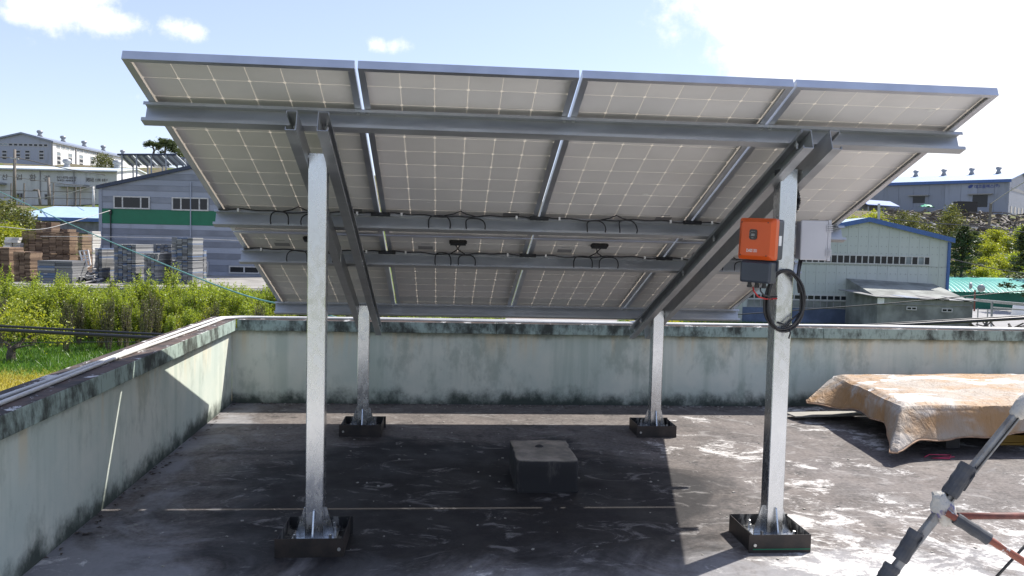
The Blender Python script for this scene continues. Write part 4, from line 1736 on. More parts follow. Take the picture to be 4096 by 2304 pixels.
# ---- panel rows on its roof
def roof_array(label, pxs, y_top, y_bot, shift, d0, zt):
    """pxs: left and right pixel of the top edge; array leans away to the right"""
    t = thing('solar_panel_array', label, 'solar panel', at((pxs[0] + pxs[1]) / 2, y_bot, d0), 'panel rows on the far roof')
    p0, p1 = at(pxs[0], y_top, d0), at(pxs[1], y_top, d0)
    q0, q1 = at(pxs[0] + shift, y_bot, d0 + 1.3), at(pxs[1] + shift, y_bot, d0 + 1.3)
    n = 4 if pxs[1] - pxs[0] > 150 else 1
    up = Vector((0, 0, .05))
    for i in range(n):
        f0, f1 = i / n + .008, (i + 1) / n - .008
        a, b, c, e = p0.lerp(p1, f0), p0.lerp(p1, f1), q0.lerp(q1, f1), q0.lerp(q1, f0)
        mb = MB()
        mb.hexa([a, b, c, e, a + up, b + up, c + up, e + up])
        mb.build('panel', 'pv_far', t)
        for f in (f0 + .06, f1 - .06):
            a, c = p0.lerp(p1, f), q0.lerp(q1, f)
            mb = MB()
            mb.tube([a - up * 1.6, c - up * 1.6], .06, 6)
            mb.build('rail', 'steel', t)
    mb = MB()
    mb.tube([p0, p1], .07, 6)
    mb.build('top_rail', 'navy', t)
    for i in range(n):
        f = (i + .3) / n
        for a in (p0.lerp(p1, f), q0.lerp(q1, f)):
            mb = MB()
            mb.tube([a, Vector((a.x, a.y, zt))], .06, 6)
            mb.build('leg', 'steel', t)
    return t


roof_array('row of four tilted panels on the roof of the blue gabled factory', (470, 705), 618, 662, 45, 58., 3.0)
roof_array('single tilted panel with blue rail at the right end of the far roof row', (722, 790), 633, 672, 40, 59.5, 3.0)

# ---- white hall on the hill, left
d = 172.
p = at(-34, 690, d)
corner = at(210, 690, d)
zb = corner.z - 3.
F = Fac((p.x, p.y, zb), RX)
BA = thing('factory', 'white hall with grey gable end and ridge ventilators on the hill at the far left', 'building', F.o)
wd = (corner - p).dot(F.ex)
he = F.px(210, 563)[1]
ha = F.px(90, 531)[1]
dp = 62.
mb = MB(F.m())
mb.poly([(0, 0, 0), (wd, 0, 0), (wd, 0, he), (wd * .51, 0, ha), (0, 0, he)])
mb.build('gable_wall', 'bluegrey', BA)
mb = MB(F.m())
mb.box((wd - .2, .01, 0), (wd + .01, dp, he - .05))
mb.box((.0, .01, 0), (.2, dp, he - .05))
mb.box((.0, dp, 0), (wd, dp + .1, he - .05))
mb.build('side_wall', 'white_clad', BA)
part('corner_trim', 'darkframe', BA, F, ((wd - .15, -.12, 0), (wd + .16, -.01, he)))
gable_roof(BA, F, wd, dp, he + .05, ha + .1, 'slate_roof', .45, .35, wd * .51)
c0, c1 = F.px(100, 585)[1], F.px(100, 574)[1]
for k in range(10):
    xa = F.px(-6 + k * 20, 580)[0]
    window(BA, F, xa + .05, xa + .92, c0, c1, 1, fw=.08, pale=(0,) if k < 2 else ())
for px in (8, 62, 100, 156):
    a0 = F.px(px, 600)[0]
    a1 = F.px(px + 20, 600)[0]
    for py in (601, 615, 627):
        window(BA, F, a0, a1, F.px(px, py + 11)[1], F.px(px, py)[1], 1, fw=.08)
FS = F.side(wd + .012)
for px0 in (225, 244, 262, 281, 304, 317, 335, 352, 369, 391, 402, 419, 435):
    a0, c1 = FS.px(px0, 578 + (px0 - 225) * .19)
    a1, _ = FS.px(px0 + 15, 580)
    window(BA, FS, a0, a1, c1 - .75, c1, 1, fw=.1, glass='glasspale')
for px0 in (227, 273, 317, 361, 402):
    a0, c1 = FS.px(px0, 606 + (px0 - 227) * .135)
    a1, _ = FS.px(px0 + 15, 600)
    for k in range(3):
        window(BA, FS, a0, a1, c1 - .95 * (k + 1) + .1, c1 - .95 * k, 1, fw=.1, glass='glasspale' if k == 0 else 'glass')
for px0 in (301, 388):
    a0, _ = FS.px(px0, 600)
    part('downpipe', 'darkframe', BA, FS, ((a0, -.2, 0), (a0 + .3, -.01, he - .1)))
for px in (160, 251, 335, 415, 490, 559):
    # ridge point with that pixel column
    best = min(np.linspace(1, dp + 20, 160), key=lambda q: abs((lambda w: (w - CAM).dot(CR) / (w - CAM).dot(CF) * FPX + 2048)(F.P(wd * .51 + .2, q, ha)) - px))
    q = F.P(wd * .51 + .2, min(best, dp), ha + .2)
    ventilator(BA, q, 1.25)

# ---- long pale workshop with painted Korean lettering
d = 108.
p = at(-160, 822, d)
F = Fac((p.x, p.y, p.z - .6), RX)
BB = thing('workshop', 'long pale workshop with faded painted lettering and telephone number at the far left', 'building', F.o)
wd = F.px(467, 750)[0]
he = F.px(467, 684)[1]
ha = F.px(490, 663)[1]
dp = 11.
mb = MB(F.m())
mb.box((0, 0, 0), (wd, .15, he))
mb.build('front_wall', 'dirty_clad', BB)
mb = MB(F.m())
ring = [(wd, .16, 0), (wd, dp, 0), (wd, dp, he), (wd, dp / 2, ha), (wd, .16, he)]
mb.ext(ring, (-.15, 0, 0))
mb.build('end_wall', 'white_clad', BB)
for y0, y1 in ((-.35, dp / 2), (dp + .35, dp / 2)):
    mb = MB(F.m())
    zl = he - .35 * (ha - he) / (dp / 2) + .1
    mb.hexa([(-.3, y0, zl - .15), (wd + .3, y0, zl - .15), (wd + .3, y1, ha - .05), (-.3, y1, ha - .05), (-.3, y0, zl), (wd + .3, y0, zl), (wd + .3, y1, ha + .1), (-.3, y1, ha + .1)])
    mb.build('roof_slope', 'pale_roof', BB)
part('gutter', 'darkframe', BB, F, ((-.3, -.5, he - .22), (wd + .3, -.36, he - .08)))
for px in (182, 392):
    q = F.P(F.px(px, 660)[0], dp / 2 - .3, ha + .1)
    ventilator(BB, q, 1.15)
letters(BB, F, '산', (7, 696), (32, 720), bold=.01)
letters(BB, F, '업', (62, 697), (88, 720), bold=.01)
letters(BB, F, '환', (117, 697), (145, 724), bold=.01)
letters(BB, F, '경', (173, 701), (198, 725), bold=.01)
letters(BB, F, '011-870-6030', (227, 704.5), (305, 716), bold=.03)
letters(BB, F, '342-6827', (227, 717), (305, 726.5), bold=.03)
letters(BB, F, '공해방지시설', (343, 710), (375, 728.5), bold=.02)
letters(BB, F, '스크러버', (380, 713.5), (402, 727.5), bold=.02)
letters(BB, F, '송풍기', (407, 714.5), (430, 727), bold=.02)
for a, b in (((67, 771), (94, 793)), ((178, 775), (205, 800))):
    a0, c1 = F.px(*a)
    a1, c0 = F.px(*b)
    window(BB, F, a0, a1, c0, c1, 2, frame='darkframe', fw=.1)
for a, b in (((240, 738), (358, 751)), ((-20, 731), (27, 740))):
    a0, c1 = F.px(*a)
    a1, c0 = F.px(*b)
    part('canopy', 'steel', BB, F, ((a0, -1.6, c0), (a1, -.01, c1)))
for px in (160, 295):
    a0 = F.px(px, 700)[0]
    part('downpipe', 'darkframe', BB, F, ((a0, -.15, .3), (a0 + .08, -.02, he - .15)))

# ---- low building with light blue roof
d = 82.
p = at(60, 985, d)
F = Fac((p.x, p.y, p.z), RX)
BC = thing('shed', 'low shed with a light blue roof and blue eaves behind the timber stacks', 'building', F.o)
wd = F.px(440, 900)[0]
he = F.px(300, 873)[1]
ha = he + 2.0
mb = MB(F.m())
mb.box((0, 0, 0), (wd, 9, he))
mb.build('wall', 'retain', BC)
mb = MB(F.m())
yr = 5.2
for z in (0,):
    # ridge height so that its picture edge matches
    ha = (F.P(0, yr, 0) - CAM).dot(CF) / FPX * 1.0
rp_ = at(300, 827, (F.P(wd * .6, yr, 0) - CAM).dot(CF))
ha = rp_.z - F.o.z
mb.hexa([(-.3, -.4, he - .05), (wd, -.4, he - .05), (wd, yr, ha - .1), (F.px(100, 824)[0] * 1.02, yr, ha - .1), (-.3, -.4, he + .05), (wd, -.4, he + .05), (wd, yr, ha), (F.px(100, 824)[0] * 1.02, yr, ha)])
mb.build('roof_slope', 'lightblue_roof', BC)
part('eaves_board', 'blue_trim', BC, F, ((-.3, -.5, he - .32), (wd, -.41, he + .04)))

# ---- utility poles and fence posts at the left
def pole(px, py0, py1, d, r, label, arm=None, mat='pole'):
    t = thing('utility_pole', label, 'pole', at(px[1], py1, d), 'poles at the left')
    mb = MB()
    mb.tube([at(px[1], py1, d), at(px[0], py0, d)], [r * 1.15, r * .8], 8)
    mb.build('shaft', mat, t, smooth=True)
    if arm:
        mb = MB()
        bar(mb, at(arm[0], arm[2], d - .1), at(arm[1], arm[3], d - .1), .06, .06)
        mb.build('crossarm', 'palepole', t)
    return t


pole((59, 57), 598, 815, 96, .19, 'tall dark utility pole with a white crossarm before the lettered workshop', (41, 75, 632, 636))
pole((194, 198), 710, 822, 90, .17, 'shorter dark pole standing before the workshop telephone number')
pole((373, 374), 744, 828, 88, .14, 'slender pale pole beside the blue gabled factory', mat='palepole')
t = pole((153, 161), 760, 818, 88, .13, 'leaning lamp post with a lamp arm before the workshop')
mb = MB()
mb.tube([at(153, 760, 88), at(140, 759, 88), at(132, 762, 88)], .1, 6)
mb.build('lamp_arm', 'pole', t)
FN = thing('fence', 'thin post and rail fence in front of the lettered workshop', 'fence', at(180, 820, 98))
for px in (44, 96, 213, 268, 302, 320):
    mb = MB()
    mb.tube([at(px, 822, 98), at(px + 1, 733 if px < 220 else 748, 98)], .09, 6)
    mb.build('fence_post', 'pole', FN)
for y in (765, 792):
    mb = MB()
    mb.tube([at(-60, y - 5, 98), at(385, y + 4, 98)], .04, 5)
    mb.build('rail', 'pole', FN)
sag([at(-60, 627, 96), at(60, 632, 96), at(110, 640, 96), at(250, 672, 92), at(420, 700, 80)], .05, 'overhead_cable', 'pole', 'dark wire from the crossarm of the tall pole', 'overhead cables')
sag([at(-60, 690, 96), at(150, 722, 94), at(330, 745, 90), at(420, 760, 86)], .03, 'overhead_cable', 'pole', 'thin wire before the lettered workshop', 'overhead cables')

# ---- stacks of formwork
STACKN = [0]


def stack(px0, px1, px2, ytop, d, mat, label, cols=4, phi=5, ybase=None, lay=.075, z0=None, jit=.03, sidemax=2.2):
    ph = math.radians(phi)
    vw = ph + math.atan((2048 - px1) / FPX) - YAW
    ex = Vector((math.cos(ph), -math.sin(ph), 0))
    ey = Vector((math.sin(ph), math.cos(ph), 0))
    c = at(px1, 1100, d)
    zb = gz(c.x, c.y) + .03 if z0 is None else z0
    zt = at(px1, ytop, d).z
    if ybase:
        zb = at(px1, ybase, d).z
    w = (px1 - px0) * d / FPX / math.cos(ph)
    dd = min(sidemax, (px2 - px1) * d / FPX / max(.2, math.sin(vw)))
    t = thing('formwork_stack', label, 'stack', (c.x, c.y, zb), 'stacks of formwork in the yard')
    h = zt - zb
    npk = max(1, round(h / 1.25))
    cw = w / cols
    R = Matrix(((ex.x, ey.x, 0), (ex.y, ey.y, 0), (0, 0, 1)))
    for k in range(npk):
        mb = MB()
        za, zc = zb + h * k / npk + (.05 if k else 0), zb + h * (k + 1) / npk
        nl = max(2, int((zc - za) / lay))
        lh = (zc - za) / nl
        for i in range(cols):
            for j in range(nl):
                jx, jy = RNG.uniform(-jit, jit), RNG.uniform(-jit, jit)
                mb.box((-w + i * cw + .012 + jx * .3, jy, za - zb + j * lh + .008), (-w + (i + 1) * cw - .012 + jx * .3, dd + jy, za - zb + (j + 1) * lh - .004), R, (c.x, c.y, zb))
        mb.build('bundle', mat, t)
    return t


stack(-70, 38, 90, 990, 43.5, 'timber', 'dark brown timber formwork stack at the left edge of the yard', 3)
stack(54, 122, 165, 1008, 43., 'timber', 'low timber stack with bright orange ends nearest the shrubs', 3)
stack(88, 280, 313, 928, 47.5, 'timber', 'wide brown timber stack, the largest in the yard', 7)
stack(145, 207, 238, 889, 49.5, 'timber', 'small brown timber stack rising above the wide one', 3)
stack(213, 272, 303, 917, 50.5, 'timber', 'brown timber stack behind the wide one, toward the factory', 3)
stack(311, 331, 365, 938, 47, 'timber', 'narrow orange timber stack right of the wide one', 2)
stack(352, 372, 402, 925, 50, 'slab', 'mixed pale stack at the corner of the blue gabled factory', 2)
stack(150, 290, 345, 1045, 42.5, 'greyform', 'low dark pile of long grey panels in front of the timber', 2, 5, lay=.12, sidemax=1.6)
stack(20, 80, 92, 950, 47, 'slab', 'pile of pale slabs behind the left timber stacks', 2, 5, lay=.14, jit=.15)
stack(380, 409, 456, 993, 44.5, 'greyform', 'short grey formwork stack at the left of the grey group', 2)
stack(455, 544, 610, 978, 44, 'greyform', 'broad grey formwork stack with sunlit top in the middle', 5)
stack(575, 632, 688, 1014, 43.3, 'greyform', 'lower dark grey formwork stack between the broad and the tall one', 4)
stack(612, 686, 700, 977, 47.5, 'greyform', 'grey formwork stack standing behind the others against the factory', 5)
stack(686, 771, 811, 951, 44, 'greyform', 'tallest grey formwork stack beside the factory door', 4)
stack(790, 815, 826, 1000, 47, 'greyform', 'small grey formwork stack behind the tallest one', 1)
# a pale frame leaning on the stacks and loose boards
t = thing('ladder_frame', 'pale ladder-like frame leaning between brown and grey stacks', 'frame', at(340, 1060, 43.6))
p00, p10 = at(318, 1004, 44.2), at(352, 1001, 44.2)
p01, p11 = at(336, 1068, 43.6), at(362, 1060, 43.6)
for a, b in ((p00, p01), (p10, p11), (p00.lerp(p10, .5), p01.lerp(p11, .5))):
    mb = MB()
    bar(mb, a, b, .035, .03)
    mb.build('stile', 'slab', t)
for f in (0, .33, .5, .66, 1):
    mb = MB()
    bar(mb, p00.lerp(p01, f), p10.lerp(p11, f), .03, .025)
    mb.build('rung', 'slab', t)
mb = MB()
for k in range(90):
    px, py = RNG.uniform(160, 380), RNG.uniform(1020, 1100)
    dd = RNG.uniform(43, 46.5)
    q = at(px, py, dd)
    q.z = gz(q.x, q.y) + RNG.uniform(.05, .9) * (1 - abs(px - 270) / 200)
    R = Matrix.Rotation(RNG.uniform(0, 3.1), 3, 'Z') @ Matrix.Rotation(RNG.uniform(-.3, .3), 3, 'Y')
    l = RNG.uniform(.3, 1.)
    mb.box((-l, -.09, -.02), (l, .09, .02), R, q)
struct(mb.build('loose_boards', 'slab'), 'stuff')
# retaining wall below the yard, in precast blocks
RW = thing('retaining_wall', 'grey precast block retaining wall between the shrubs and the yard', 'wall', (-20, 38.0, -3))
for k in range(22):
    x = -38 + k * 1.52
    for j in range(2):
        mb = MB()
        mb.box((x + .02 + (j % 2) * .4, 37.55 + j * .04, -3.05 + j * .98), (x + 1.49 + (j % 2) * .4, 38.5, -3.05 + j * .98 + .96))
        mb.build('block', 'retain', RW)

# ---- sage panelled factory at the right
d = 56.
p = at(2965, 1330, d)
F = Fac((p.x, p.y, -3.8), RX)
BH = thing('factory', 'sage grey gabled factory with blue roof edge and a long window strip at the right', 'building', F.o)
wd, he = F.px(3792, 955)
apx, ha = F.px(3472, 876)
dp = 24.
slope_r = (ha - he) / (wd - apx)
heL = ha - slope_r * apx
mb = MB(F.m())
mb.poly([(0.02, .02, 0), (wd - .02, .02, 0), (wd - .02, .02, he - .03), (apx, .02, ha - .05), (0.02, .02, heL - .03)])
mb.box((wd - .15, .03, 0), (wd, dp, he - .02))
mb.box((0, .03, 0), (.15, dp, heL - .02))
mb.build('wall', 'sage', BH)


def roofz(a):
    return ha - slope_r * abs(a - apx)


step = F.px(3300, 1100)[0] - F.px(3259.2, 1100)[0]
zmid = F.px(3500, 1063)[1]
k = 0
a = F.px(3792, 1100)[0]
while a > .05:
    a0 = max(0, a - step)
    lo_ = .0
    g = .012
    mb = MB(F.m())
    mb.hexa([(a0 + g, -.05, lo_), (a - .0, -.05, lo_), (a - .0, .0, lo_), (a0 + g, .0, lo_), (a0 + g, -.05, zmid), (a, -.05, zmid), (a, .0, zmid), (a0 + g, .0, zmid)])
    mb.build('wall_panel', 'sage', BH)
    mb = MB(F.m())
    mb.hexa([(a0 + g, -.05, zmid + .02), (a, -.05, zmid + .02), (a, .0, zmid + .02), (a0 + g, .0, zmid + .02), (a0 + g, -.05, roofz(a0) - .06), (a, -.05, roofz(a) - .06), (a, .0, roofz(a) - .06), (a0 + g, .0, roofz(a0) - .06)])
    mb.build('wall_panel', 'sage', BH)
    a = a0
mb = MB(F.m())
a = wd - step / 2
while a > .2:
    for pyy in (912, 948, 985, 1013, 1064, 1094, 1140, 1172):
        c = F.px(3500, pyy)[1]
        if c < roofz(a) - .2:
            mb.box((a - .022, -.075, c - .022), (a + .022, -.0505, c + .022))
    a -= step / 2
struct(mb.build('screws', 'darkframe', BH), 'stuff')
FF = Fac(F.P(0, -.052, 0), F.ex)
a0, c1 = FF.px(3200, 1013.5)
a1, c0 = FF.px(3719, 1063)
window(BH, FF, a0, a1, c0, c1, 21, frame='winframe', fw=.075, dep=.07, pale=(17, 19))
a0, c1 = FF.px(2990, 1172)
a1, c0 = FF.px(3440, 1206)
window(BH, FF, a0, a1, c0, c1, 17, frame='winframe', fw=.075, dep=.07)
c2 = FF.px(3300, 1234)[1]
window(BH, FF, a0, a1, c2, c0 - .01, 17, frame='darkframe', glass='annex', fw=.06, dep=.06)
part('blue_skirting', 'annexblue', BH, F, ((0, -.13, 0.02), (F.px(3437, 1260)[0], -.055, c2 - .02)))
# roof and its blue verge boards
over = .3
for x0, x1 in ((-over, apx), (wd + over, apx)):
    mb = MB(F.m())
    mb.hexa([(x0, -.25, roofz(x0) - .02), (x1, -.25, ha - .02), (x1, dp, ha - .02), (x0, dp, roofz(x0) - .02), (x0, -.25, roofz(x0) + .1), (x1, -.25, ha + .1), (x1, dp, ha + .1), (x0, dp, roofz(x0) + .1)])
    mb.build('roof_slope', 'lightblue_roof', BH)
    mb = MB(F.m())
    x0b = x0 * 1.0 + (.05 if x0 > 1 else -.05)
    mb.hexa([(x0b, -.32, roofz(x0b) - .20), (x1, -.32, ha - .20), (x1, -.255, ha - .20), (x0b, -.255, roofz(x0b) - .20), (x0b, -.32, roofz(x0b) + .12), (x1, -.32, ha + .12), (x1, -.255, ha + .12), (x0b, -.255, roofz(x0b) + .12)])
    mb.build('verge_board', 'blue_trim', BH)
part('corner_trim', 'blue_trim', BH, F, ((wd - .02, -.16, 0), (wd + .16, .1, he - .25)))

# ---- annex in front of it
p = at(3505, 1325, 51)
G2 = Fac((p.x, p.y, -3.8), RX)
AN = thing('annex', 'low mouldy concrete annex with sheet roof in front of the sage factory', 'building', G2.o)
wda = G2.px(3890, 1250)[0]
hea = G2.px(3890, 1208)[1]
hel = G2.px(3512, 1190)[1]
mb = MB(G2.m())
dpa = (F.o - G2.o).dot(G2.ey) - .1
mb.hexa([(0, 0, 0), (wda, 0, 0), (wda, dpa, 0), (-.0, dpa, 0), (0, 0, hel), (wda, 0, hea), (wda, dpa, hea + .9), (0, dpa, hel + 1.0)])
mb.build('wall', 'annex', AN)
# lean-to roof: broken sheets, ridge toward the factory
yr = dpa * .72
zr = at(3700, 1168, (G2.P(wda / 2, yr, 0) - CAM).dot(CF)).z - G2.o.z
n = 7
for k in range(n):
    f0, f1 = k / n, (k + 1) / n
    a0, a1 = -.25 + (wda + .5) * f0, -.25 + (wda + .5) * f1 - .03
    z0, z1 = hel + (hea - hel) * f0 + .04, hel + (hea - hel) * f1 + .04
    dz = RNG.uniform(-.03, .03)
    b0, b1 = a0 * .78 - .9, a1 * .78 - .9
    mb = MB(G2.m())
    mb.hexa([(a0, -.25, z0 + dz), (a1, -.25, z1 + dz), (b1, yr, zr + dz), (b0, yr, zr + dz), (a0, -.25, z0 + .05 + dz), (a1, -.25, z1 + .05 + dz), (b1, yr, zr + .05 + dz), (b0, yr, zr + .05 + dz)])
    mb.build('roof_sheet', 'annexroof' if k != 2 else 'slate_roof', AN)
for a, b in (((3625, 1226), (3665, 1241)), ((3766, 1233), (3808, 1249))):
    a0, c1 = G2.px(*a)
    a1, c0 = G2.px(*b)
    window(AN, G2, a0, a1, c0, c1, 2, fw=.05)
part('pipe', 'darkframe', AN, G2, ((.1, -.08, G2.px(3600, 1218)[1]), (wda - .1, -.02, G2.px(3600, 1216)[1])))
part('wall_strip', 'white_clad', AN, G2, ((-.02, -.03, hel - .38), (.4, -.001, hel - .02)))

# ---- low wall with bushes left of the factory base
mb = MB(Fac(at(2790, 1300, 62).xy.to_3d() + Vector((0, 0, -3.8)), RX).m())
mb.box((0, 0, 0), (4.2, .3, 2.3))
tag(mb.build('yard_wall', 'retain'), 'grey yard wall seen under the array at the left of the sage factory', 'wall')

# ---- turquoise roofed warehouse
p = at(3780, 1235, 78)
F3 = Fac((p.x, p.y, p.z - .2), RX)
BG = thing('warehouse', 'green warehouse with a curved turquoise roof at the right edge', 'building', F3.o)
wd3 = 16.
heg = F3.px(3960, 1168)[1]
mb = MB(F3.m())
mb.box((0, 0, 0), (wd3, 9, heg))
mb.build('wall', 'teal_wall', BG)
zt = at(3950, 1113, (F3.P(4, 4.5, 0) - CAM).dot(CF)).z - F3.o.z
ncr = 34
for k in range(ncr):
    a0, a1 = wd3 * k / ncr, wd3 * (k + 1) / ncr - .04
    mb = MB(F3.m())
    prev = None
    for q in range(9):
        f = q / 8
        y = -.3 + 4.8 * f
        z = heg - .05 + (zt - heg) * math.sin(f * math.pi / 2) ** .85
        cur = (mb.p((a0, y, z)), mb.p(((a0 + a1) / 2, y, z + .07)), mb.p((a1, y, z)))
        if prev:
            mb.face((prev[0], prev[1], cur[1], cur[0]))
            mb.face((prev[1], prev[2], cur[2], cur[1]))
        prev = cur
    mb.build('roof_sheet', 'teal_roof', BG)
mb = MB(F3.m())
mb.box((0, 4.5, 0), (wd3, 9.2, zt - .05))
mb.build('rear_roof', 'teal_roof', BG)

# ---- tank, mirrors, guard rail, fence posts at the right edge
t = thing('water_tank', 'white plastic water tank at the right edge beside the guard rail', 'tank', at(4085, 1236, 68))
mb = MB()
c = at(4088, 1236, 68)
mb.lathe([(.75, 0), (.8, .15), (.66, 1.15), (.6, 1.22), (.2, 1.28)], 20, (c.x, c.y, gz(c.x, c.y)))
mb.build('tank', 'white_clad', t, smooth=True)
t = thing('traffic_mirror', 'pair of round traffic mirrors on one post beside the annex', 'mirror', at(3896, 1240, 60))
mb = MB()
mb.tube([at(3897, 1245, 60), at(3900, 1160, 60)], .06, 8)
mb.build('post', 'rustred', t)
for px, py, r, tw in ((3882, 1143, .24, .8), (3925, 1153, .28, -.1)):
    c = at(px, py, 60)
    mb = MB(Matrix.Translation(c) @ Matrix.Rotation(tw, 4, 'Z') @ Matrix.Rotation(math.pi / 2, 4, 'X'))
    mb.lathe([(r, -.06), (r * 1.03, 0), (r, .05), (r * .8, .09), (r * .4, .12), (.01, .13)], 18)
    mb.build('mirror', 'steel', t, smooth=True)
GR = thing('guard_rail', 'grey guard rail running off the right edge past the water tank', 'rail', at(4000, 1250, 58))
mb = MB()
bar(mb, at(3866, 1197, 62), at(4140, 1222, 52), .10, .03)
mb.build('beam', 'steel', GR)
mb = MB()
bar(mb, at(3970, 1230, 58), at(4140, 1243, 52), .05, .03)
mb.build('beam', 'steel', GR)
for px, y0, y1 in ((3968, 1208, 1310), (3912, 1232, 1310), (3951, 1238, 1310)):
    mb = MB()
    bar(mb, at(px, y0, 57), at(px - 3, y1, 57), .06 if px == 3968 else .025, .04)
    mb.build('post', 'steel', GR)
mb = MB()
for k in range(60):
    q = at(RNG.uniform(3890, 4150), RNG.uniform(1290, 1325), RNG.uniform(46, 50))
    q.z = gz(q.x, q.y) + RNG.uniform(.1, .9)
    R = Matrix.Rotation(RNG.uniform(0, 3.1), 3, 'Z') @ Matrix.Rotation(RNG.uniform(-.9, .9), 3, 'Y')
    l = RNG.uniform(.3, 1.1)
    mb.box((-l, -.05, -.04), (l, .05, .04), R, q)
struct(mb.build('scrap_timber', 'rubble'), 'stuff')

# ---- blue roofed hall on the hill, right
pR = at(4031, 856, 190)
pL = at(3420, 850, 214)
exx = (pR - pL)
wdl = Vector((exx.x, exx.y, 0)).length
F4 = Fac((pL.x, pL.y, 10.6), exx)
BL = thing('factory', 'hall with sky blue roof and blue lettering on the hill at the far right', 'building', F4.o)
hel4 = F4.px(4031, 718)[1]
mb = MB(F4.m())
dp4 = 26.
zr4 = at(4085, 691, (F4.P(wdl, dp4 / 2, 0) - CAM).dot(CF)).z - F4.o.z
seams = [0]
while seams[-1] < wdl:
    seams.append(seams[-1] + 3.6)
seams[-1] = wdl
mb.box((0, 0.06, 0), (wdl, .3, hel4))
ring = [(wdl, .07, 0), (wdl, dp4, 0), (wdl, dp4, hel4), (wdl, dp4 / 2, zr4 - .1), (wdl, .07, hel4)]
mb.build('wall', 'bluegrey', BL)
mb = MB(F4.m())
mb.ext(ring, (-.2, 0, 0))
mb.build('end_wall', 'bluegrey', BL)
for a0, a1 in zip(seams, seams[1:]):
    part('wall_panel', 'bluegrey', BL, F4, ((a0 + .04, -.02, 0.3), (a1 - .04, .055, hel4 - .02)))
for y0, y1 in ((-.5, dp4 / 2), (dp4 + .5, dp4 / 2)):
    mb = MB(F4.m())
    mb.hexa([(-.5, y0, hel4 - .1), (wdl + .5, y0, hel4 - .1), (wdl + .5, y1, zr4 - .2), (-.5, y1, zr4 - .2), (-.5, y0, hel4 + .1), (wdl + .5, y0, hel4 + .1), (wdl + .5, y1, zr4), (-.5, y1, zr4)])
    mb.build('roof_slope', 'blueroof', BL)
part('eaves_board', 'blue_trim', BL, F4, ((-.5, -.62, hel4 - .65), (wdl + .5, -.51, hel4 + .08)))
for px in (3664, 3776, 3888, 3995):
    best = min(np.linspace(0, wdl, 300), key=lambda q: abs((lambda w: (w - CAM).dot(CR) / (w - CAM).dot(CF) * FPX + 2048)(F4.P(q, dp4 / 2, zr4)) - px))
    ventilator(BL, F4.P(best, dp4 / 2 - .2, zr4 + .35), 1.35)
letters(BL, F4, '데코플렉스', (3898, 739), (3975, 752), 'letterblue', .02, .05)
letters(BL, F4, '(주)', (3977, 737), (3998, 750), 'letterblue', .02, .05)
a0, c1 = F4.px(3873, 739)
a1, c0 = F4.px(3892, 753)
mb = MB(F4.m())
ring = [((a0 + a1) / 2 + (a1 - a0) / 2 * math.cos(q) * (1 + .1 * math.sin(3 * q)), -.05, (c0 + c1) / 2 + (c1 - c0) / 2 * math.sin(q + .4)) for q in np.linspace(0, 2 * math.pi, 16, endpoint=False)]
mb.ext(ring, (0, .025, 0))
mb.build('emblem', 'letterblue', BL)
for a, b in (((3891, 781), (3949, 828)), ((3652, 786), (3699, 812))):
    a0, c1 = F4.px(*a)
    a1, c0 = F4.px(*b)
    dr = part('door', 'glass', BL, F4, ((a0, -.06, c0), (a1, -.022, c1)))
    part('door_hood', 'darkframe', dr, F4, ((a0 - 1, -.9, c1 + .1), (a1 + 1, -.03, c1 + .35)))
FS4 = F4.side(wdl + .01)
for k in range(4):
    part('window', 'glass', BL, FS4, ((2.5 + k * 4, -.05, 1.0), (4.1 + k * 4, -.005, 2.6)))
part('window_band', 'darkframe', BL, FS4, ((2, -.05, 6.3), (18, -.005, 7.0)))
# lean-to with blue roof at its left
p = at(3470, 835, 186)
F5 = Fac((p.x, p.y, p.z - 1.5), RX)
t = thing('lean_to', 'small shelter with blue roof at the left of the hillside hall', 'building', F5.o)
w5 = F5.px(3600, 830)[0]
mb = MB(F5.m())
z5 = F5.px(3550, 800)[1]
mb.hexa([(0, 0, z5 - 1.3), (w5, 0, z5 - 1.6), (w5, 5, z5 - .2), (0, 5, z5 + .2), (0, 0, z5 - 1.1), (w5, 0, z5 - 1.4), (w5, 5, z5), (0, 5, z5 + .4)])
mb.build('roof', 'blue_trim', t)
for a in (.2, w5 / 2, w5 - .2):
    part('post', 'steel', t, F5, ((a, .2, 0), (a + .2, .4, z5 - 1.6)))
part('rear_wall', 'darkframe', t, F5, ((0, 4.6, 0), (w5, 4.8, z5 - .3)))
# green tarpaulin, container wall, stacks of scrap before that hall
t = thing('green_tarpaulin', 'bright green tarpaulin over a heap before the hillside hall', 'tarpaulin', at(3705, 815, 176))
mb = MB()
c = at(3705, 822, 176)
for i in range(9):
    for j in range(5):
        x = (i / 8 - .5) * 2.9
        y = (j / 4 - .5) * 2
        z = .75 * math.cos(x * .9) * math.cos(y * 1.1) + .12 * math.sin(i * 2.1 + j)
        mb.p((c.x + x, c.y + y, c.z - .5 + z))
for i in range(8):
    for j in range(4):
        mb.face((i * 5 + j, i * 5 + j + 1, (i + 1) * 5 + j + 1, (i + 1) * 5 + j))
mb.build('cloth', 'greentarp', t, smooth=True)
t = thing('scrap_bin', 'long dark scrap bin on the hillside before the dark doorway', 'bin', at(3870, 835, 172))
p0 = at(3832, 838, 172)
F6 = Fac((p0.x, p0.y, p0.z - .4), RX)
part('body', 'darkwood', t, F6, ((0, 0, 0), (F6.px(3910, 830)[0], 2, F6.px(3870, 808)[1])))
part('rim', 'darkwood', t, F6, ((-.05, -.05, F6.px(3870, 808)[1] + .002), (F6.px(3910, 830)[0] + .05, 2.05, F6.px(3870, 808)[1] + .12)))
mb = MB()
